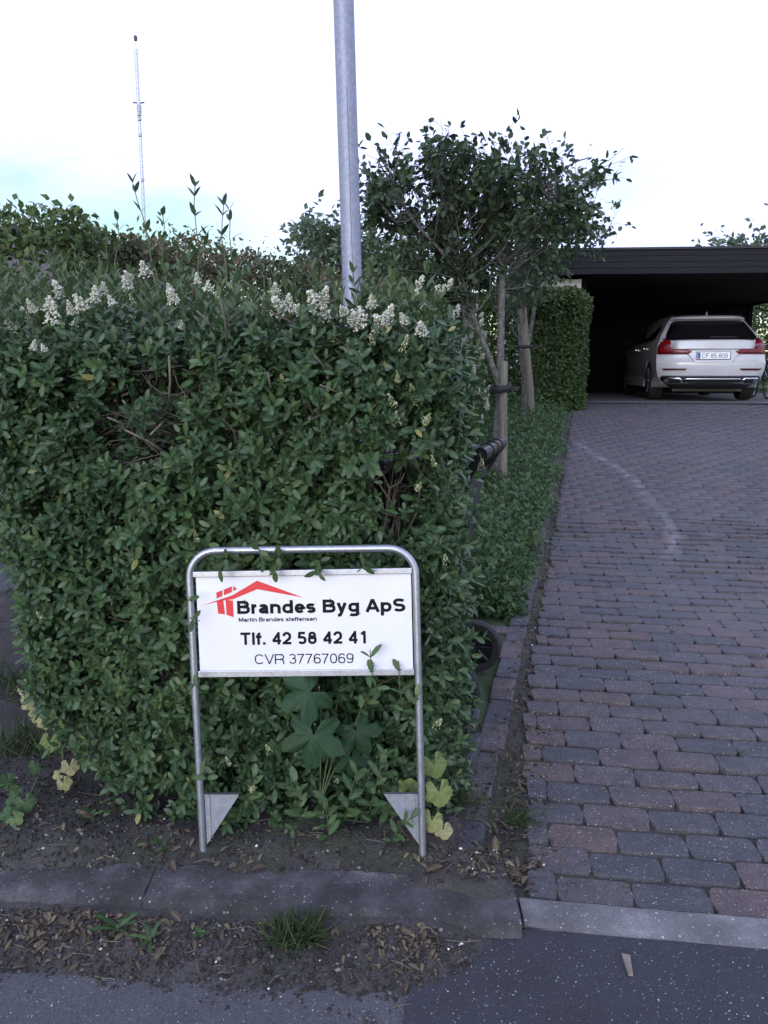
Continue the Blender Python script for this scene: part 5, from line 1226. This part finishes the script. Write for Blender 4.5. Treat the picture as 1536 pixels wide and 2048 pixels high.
for y in (-.25, .25):
    wh = empty('wheel', (.245, y, .112)); wh.parent = bn
    n_ = 32; pr_ = [(.078, -.022), (.104, -.025), (.112, -.012), (.112, .012), (.104, .025), (.078, .022)]; kk = 6
    MB().add([(math.cos(2 * math.pi * i / n_) * a, b, math.sin(2 * math.pi * i / n_) * a) for i in range(n_) for a, b in pr_], [(i * kk + j, ((i + 1) % n_) * kk + j, ((i + 1) % n_) * kk + (j + 1) % kk, i * kk + (j + 1) % kk) for i in range(n_) for j in range(kk)]).build('tyre', 'rubber', wh, smooth=True)
    rm = MB().tube([(0, -.024, 0), (0, .024, 0)], .022, 14)
    for i in range(8):
        t = 2 * math.pi * i / 8; rm.tube([(.018 * math.cos(t), -.012, .018 * math.sin(t)), (.079 * math.cos(t), -.012, .079 * math.sin(t))], .006, 5)
    rm.tube([(0, .0, 0), (0, .012, 0)], .079, 24); rm.build('rim', 'black_plastic', wh, smooth=True)
MB().tube([(.245, -.25, .105), (.245, .25, .105)], .011, 8).build('axle', 'black_plastic', bn)

# ================================================================== SMALL PLANTS
def lobed(lobes, teeth, depth, seed, n_=72):
    """palmate outline, stalk at origin, tip along +x -> verts, tris, mid"""
    q = random.Random(seed); pts = []
    for i in range(n_ + 1):
        a = -155 + 310 * i / n_; best = 0
        for la, ll, wd_ in lobes: best = max(best, ll * max(0, 1 - abs((a - la) / wd_) ** 1.35))
        rad = depth + (1 - depth) * best; rad *= 1 + teeth * ((i % 4) / 4 - .4); pts.append((rad * math.cos(R(a)) * .72 + .22, rad * math.sin(R(a)) * .72))
    V = [(.22, 0, 0)]; mid = [1]
    for k in (.5, 1.0):
        for i, (x, y) in enumerate(pts):
            X_ = .22 + (x - .22) * k; Y_ = y * k; V.append((X_, Y_, .030 * math.sin(i * .55 + seed) * k - .16 * k * k * (1 + .6 * math.sin(i * .21 + seed)) + .05 * abs(math.sin(R(-155 + 310 * i / n_) * 3)) * k)); mid.append(.8 if k < 1 else 0)
    n1 = len(pts); T = [(0, 1 + i, 2 + i) for i in range(n1 - 1)] + [t for i in range(n1 - 1) for t in ((1 + i, 1 + n1 + i, 2 + n1 + i), (1 + i, 2 + n1 + i, 2 + i))]
    return np.array(V, float), np.array(T), np.array(mid, float) * .25
MAPLE = lobed([(0, 1, 36), (62, .95, 34), (-62, .95, 34), (122, .62, 30), (-122, .62, 30)], .11, .44, 1); MALLOW = lobed([(0, .9, 60), (70, .85, 50), (-70, .85, 50), (130, .75, 40), (-130, .75, 40)], .10, .62, 2)
def leafy_plant(name, label, cat, foot, leaves, tpl, mat, stem_mat='green_twig', stem_r=.0022, group=None):
    """leaves: px, py, depth, size, heading of tip in degrees (0 right, 90 up as seen from the street), pitch, shade"""
    root = empty(name, foot); tag(root, label, cat, group); fv = Vector(foot); sm_ = MB()
    for px, py, d, size, ang, tilt, lvv in leaves:
        c = at(px, py, d); axv = np.array([[math.cos(R(ang)), -.25, math.sin(R(ang))]]); nn = np.array([[random.uniform(-.25, .25), -1.0, tilt]])
        M_ = leaf_frame(axv, nn)[0] * size; o = link('leaf', bake('leaf', tpl, M_[None], np.zeros((1, 3)), np.array([lvv])), mat, root)
        st0 = Vector(c) - Vector(M_ @ np.array([.45, 0, 0])); o.location = st0 - fv
        jt = Vector((st0.x * .5 + fv.x * .5, max(st0.y, fv.y) + .02, st0.z * .6 + fv.z * .4)); sm_.tube(smooth([Vector((0, 0, -.01)), jt - fv, st0 - fv], 3), stem_r, 5)
    sm_.build('stem', stem_mat, root, smooth=True); return root
leafy_plant('maple_seedling', 'maple seedling with broad dark lobed leaves under the sign board', 'plant', at(640, 1600, 2.09), [(600, 1395, 2.0, .125, 205, .55, .4), (625, 1495, 1.97, .135, 265, .75, .55), (722, 1478, 2.05, .105, 300, .6, .2), (705, 1530, 2.08, .08, 280, .6, .1), (745, 1112, 2.13, .06, 250, .6, .3)], MAPLE, 'maple_leaf')
leafy_plant('yellowing_weed', 'weed with yellow green lobed leaves by the right leg of the sign', 'plant', at(880, 1690, 2.02), [(872, 1538, 2.02, .058, 290, .5, .1), (880, 1595, 2.0, .062, 280, .5, .35), (818, 1572, 2.06, .05, 80, .3, .3), (862, 1650, 1.99, .050, 260, .5, .6), (888, 1668, 1.99, .04, 280, .4, 1.0)], MALLOW, 'yellow_leaf')
leafy_plant('yellowing_weed', 'pale yellow withering weed at the street corner of the hedge', 'plant', at(130, 1580, 2.25), [(50, 1410, 2.38, 0.036, 230, 0.3, 1), (70, 1435, 2.36, 0.04, 250, 0.4, 0.9), (88, 1450, 2.32, 0.036, 290, 0.4, 1), (98, 1492, 2.28, 0.05, 265, 0.2, 0.25), (165, 1500, 2.24, 0.042, 330, 0.4, 0.7), (140, 1540, 2.24, 0.043, 280, 0.3, 1), (130, 1572, 2.22, 0.036, 300, 0.6, 0.7999999999999999), (112, 1552, 2.23, 0.025, 200, 0.4, 0.9)], MALLOW, 'yellow_leaf')
leafy_plant('round_leaf_weed', 'low weed with rounded grey green leaves beside the path', 'plant', at(20, 1660, 2.1), [(52, 1612, 2.12, .045, 290, .9, .3), (22, 1600, 2.14, .04, 200, .9, .2), (65, 1540, 2.3, .035, 250, .8, .3), (12, 1560, 2.2, .04, 120, .8, .2), (35, 1640, 2.08, .035, 330, .9, .9), (10, 1630, 2.1, .04, 180, .8, .3), (30, 1580, 2.16, .035, 70, .6, .2)], MALLOW, 'cover_leaf')
# rosette weeds at the kerb
def rosette(name, label, c, n_, ll, seed, width=.22, mat='cover_leaf', cat='weed'):
    q = random.Random(seed); root = empty(name, c); tag(root, label, cat); tp = leaf_tpl(width, .15, .25, (.2, .4, .55, .75), (.6, 1.0, .55, 1.0))
    for i in range(n_):
        a = 2 * math.pi * i / n_ + q.uniform(-.3, .3); e = q.uniform(.25, .8); ax = np.array([[math.cos(a) * math.cos(e), math.sin(a) * math.cos(e), math.sin(e)]]); nn = np.array([[-math.cos(a) * math.sin(e), -math.sin(a) * math.sin(e), math.cos(e)]])
        o = link('leaf', bake('leaf', tp, (leaf_frame(ax, nn)[0] * ll * q.uniform(.6, 1.1))[None], np.zeros((1, 3)), np.array([q.random() * .8])), mat, root)
    MB().tube([(0, 0, -.02), (0, 0, .008)], .004, 6).build('root_crown', 'green_twig', root)
def gp(px, py, z): r_ = ray(px, py); return Vector((0, 0, CAM_H)) + r_ * ((z - CAM_H) / r_.z)
rosette('dandelion', 'dandelion with toothed leaves growing against the kerb face', gp(235, 1858, .060), 8, .065, 1, .28)
rosette('dandelion', 'flattened toothed weed among the leaf litter in the gutter', gp(300, 1880, .055), 6, .055, 2, .28)
rosette('seedling', 'tiny bright green seedling under the kerb', gp(402, 1868, .058), 5, .03, 3, .6)
rosette('plantain', 'low plantain weed on the soil beside the left sign leg', gp(330, 1690, .11), 9, .045, 4, .35)
rosette('plantain', 'small leafy weed on the soil in front of the hedge foot', gp(180, 1635, .115), 6, .045, 5, .5)
rosette('plantain', 'leafy weed beside the right leg of the sign', gp(800, 1690, .11), 7, .05, 6, .4)
# grass tufts
def tuft(label, c, rad, n_, hgt, seed, flatn=.6):
    q = np.random.default_rng(seed); tp = leaf_tpl(.05, .1, .45, (.35, .7), (1, .7)); P = np.stack([q.normal(0, rad, n_), q.normal(0, rad * .5, n_), np.zeros(n_) - .004], -1)
    ax = np.stack([q.normal(0, flatn, n_), q.normal(-.2, flatn, n_), np.ones(n_)], -1); M_ = leaf_frame(ax, q.normal(0, 1, (n_, 3)) + np.array([0, 0, .5])) * (hgt * q.uniform(.5, 1.2, n_))[:, None, None]
    o = link('grass_tuft', bake('grass_tuft', tp, M_, P, np.clip(q.normal(.4, .3, n_), 0, 1)), 'grass'); o.location = c; tag(o, label, 'grass', kind='stuff')
tuft('dark tuft of grass growing out of the gutter below the kerb', gp(600, 1876, .050), .035, 420, .075, 1)
tuft('thin dry tuft of grass in the joint between edging and pavers', gp(1035, 1640, .06), .03, 160, .06, 2, 1.2)
tuft('sparse grass at the left foot of the hedge', gp(60, 1500, .12), .10, 260, .11, 3)
tuft('short mossy grass on the soil behind the old kerb', gp(250, 1690, .10), .06, 220, .03, 4, 1.3)
tuft('grass blades beside the brown edging bricks near the sign', gp(925, 1610, .11), .05, 200, .07, 5, 1.0)
tuft('grassy fringe where the side path meets the hedge', gp(30, 1380, .125), .12, 300, .12, 6)

# ================================================================== LITTER
def scatter(name, label, cat, P, lmin, lmax, tpl, mat, seed, lvm=(.5, .25), lay=.35, zoff=.004):
    q = np.random.default_rng(seed); n_ = len(P); ax = np.stack([q.normal(0, 1, n_), q.normal(0, 1, n_), q.normal(0, .18, n_)], -1); nn = np.stack([q.normal(0, lay, n_), q.normal(0, lay, n_), np.ones(n_)], -1)
    M_ = leaf_frame(ax, nn) * q.uniform(lmin, lmax, n_)[:, None, None]; P = P.copy(); P[:, 2] += zoff
    o = link(name, bake(name, tpl, M_, P, np.clip(q.normal(lvm[0], lvm[1], n_), 0, 1)), mat); tag(o, label, cat, kind='stuff')
q = np.random.default_rng(77)
def pts_bed(n_, x0=-1.25, x1=.45, y0=1.89, y1=2.35):
    x = q.uniform(x0, x1, n_); y = q.uniform(y0, y1, n_); return np.stack([x, y, bedz(x, y)], -1)
def pts_gut(n_, x0=-1.1, x1=.22, dmax=.2):
    x = q.uniform(x0, x1, n_); y = fl(x) - .01 - np.abs(q.normal(0, dmax * .5, n_)) - .01; return np.stack([x, y, gutz(x, y)], -1)
def pts_edge(n_):
    y = 2.0 + q.random(n_) ** 1.6 * 6.0; x = xe(y) + .06 + q.normal(0.02, .04, n_) * np.clip(1.8 - .25 * (y - 2), .7, 1.8); return np.stack([x, y, dz(y) + np.where(np.abs(x - xe(y)) < .05, .012, -.006)], -1)
def pts_corner(n_):
    x = q.normal(.27, .09, n_); y = q.normal(1.96, .045, n_); k = y > 1.90; x, y = x[k], y[k]; return np.stack([x, y, np.maximum(bedz(x, y), dz(y) - .004)], -1)
DL = leaf_tpl(.45, .35, .35, (.3, .68), (.95, .85))
pb_ = pts_bed(900); pb_ = pb_[pb_[:, 0] < xe(pb_[:, 1]) + .1]
scatter('leaf_litter', 'dry brown leaf litter on the soil and in the gutter', 'leaf litter', np.concatenate([pb_, pts_gut(200), pts_gut(330, -.95, -.52, .13), pts_gut(190, -.04, .14, .12), pts_edge(1150), pts_corner(230)]), .010, .030, DL, 'litter', 1)
scatter('large_dry_leaves', 'larger curled brown leaves lying in the gutter and soil', 'leaf litter', np.concatenate([pts_gut(30, -.95, -.5, .14), pts_gut(10, -.5, .1, .14), pts_bed(26, -.9, .3), pts_corner(14)]), .028, .050, DL, 'litter', 2, (.45, .22), .5, .006)
scatter('petals', 'scattered pale fallen petals on soil, kerb and asphalt', 'petals', np.concatenate([pts_bed(75), pts_gut(34, dmax=.3), pts_corner(18), pts_edge(22)]), .004, .012, leaf_tpl(.8, .1, .1, (.5,), (1,)), 'petal', 3, (.6, .3), .3, .006)
V0 = np.array([(1, 0, 0), (-1, 0, 0), (0, 1, 0), (0, -1, 0), (0, 0, 1), (0, 0, -1)], float) * np.array([1, .8, .6]); T0 = np.array([(0, 2, 4), (2, 1, 4), (1, 3, 4), (3, 0, 4), (2, 0, 5), (1, 2, 5), (3, 1, 5), (0, 3, 5)])
ST_ = (V0, T0, np.zeros(6))
pb2 = pts_bed(5200, -1.4, .42, 1.88, 2.6); pb2 = pb2[pb2[:, 0] < xe(pb2[:, 1]) + .06]
scatter('soil_crumbs', 'small crumbs of earth and pebbles covering the bed', 'soil crumbs', np.concatenate([pb2, pts_gut(3200, dmax=.34), pts_edge(700)]), .0018, .0095, ST_, 'clod', 4, (.4, .3), 1.0, .001)
x = q.uniform(-1.0, 1.3, 900); y = q.uniform(1.35, 1.72, 900); kk = y < ff(np.maximum(x, .36)) - .015; x, y = x[kk], y[kk]
scatter('asphalt_grit', 'loose pale grit lying on the asphalt', 'grit', np.stack([x, y, np.where(x > .06, .0305, .0245)], -1), .0008, .0026, ST_, 'grit', 5, (.55, .3), 1.0, .0005)
x = q.uniform(.3, 2.4, 700); y = q.uniform(1.9, 4.2, 700); kk = x > xe(y) + .12
scatter('driveway_grit', 'tiny pale grit lying on the pavers', 'grit', np.stack([x[kk], y[kk], dz(y[kk]) + .003], -1), .0008, .0024, ST_, 'grit', 6, (.55, .3), 1.0, .0015)
# fine twigs among the litter
Pt = np.concatenate([pts_bed(90), pts_gut(90), pts_edge(110)]); Dt = np.stack([q.normal(0, .03, len(Pt)), q.normal(0, .02, len(Pt)), np.abs(q.normal(0, .003, len(Pt)))], -1)
o = link('dry_twigs', twig_mesh('dry_twigs', Pt + np.array([0, 0, .004]), Pt + Dt + np.array([0, 0, .005]), .0011, .0007, .08, 4), 'stake_wood'); tag(o, 'thin dry twigs among the leaf litter', 'twigs', kind='stuff')
c = gp(1258, 1930, .031); wc = MB().add([(-.010, -.034, 0), (.001, -.036, 0), (.010, .030, 0), (-.011, .034, 0), (-.009, -.033, .005), (.001, -.034, .006), (.009, .029, .004), (-.010, .033, .005)], [(0, 3, 2, 1), (4, 5, 6, 7), (0, 1, 5, 4), (1, 2, 6, 5), (2, 3, 7, 6), (3, 0, 4, 7)]).build('wood_splinter', 'wood_chip')
wc.location = c; wc.rotation_euler = (0, 0, R(-4)); tag(wc, 'flat splinter of wood lying on the dark asphalt', 'wood')

# moss and grass in the paver joints
q = np.random.default_rng(19); JP = []
for (x, y, z, sl, rv, sx) in spots:
    if y < 4.6 and q.random() < .30 * (1.25 - .2 * (y - 2)):
        k = q.integers(5, 22); ln_ = q.uniform(.006, .022); c0 = np.array([x + .5 * LX * sx * cu + q.normal(0, .006), y + .5 * LX * sx * su + q.uniform(-.05, .05), z - .008]); JP.append(c0 + np.stack([q.normal(0, .005, k), q.normal(0, ln_, k), np.zeros(k)], -1))
JP = np.concatenate(JP); n_ = len(JP); ax = np.stack([q.normal(0, .9, n_), q.normal(0, .9, n_), np.ones(n_)], -1)
M_ = leaf_frame(ax, q.normal(0, 1, (n_, 3)) + np.array([0, 0, .5])) * q.uniform(.006, .024, n_)[:, None, None]
o = link('joint_moss', bake('joint_moss', leaf_tpl(.16, .1, .4, (.4,), (1,)), M_, JP, np.clip(q.normal(.6, .3, n_), 0, 1)), 'grass'); tag(o, 'sparse moss and grass growing in the paver joints', 'moss', kind='stuff')
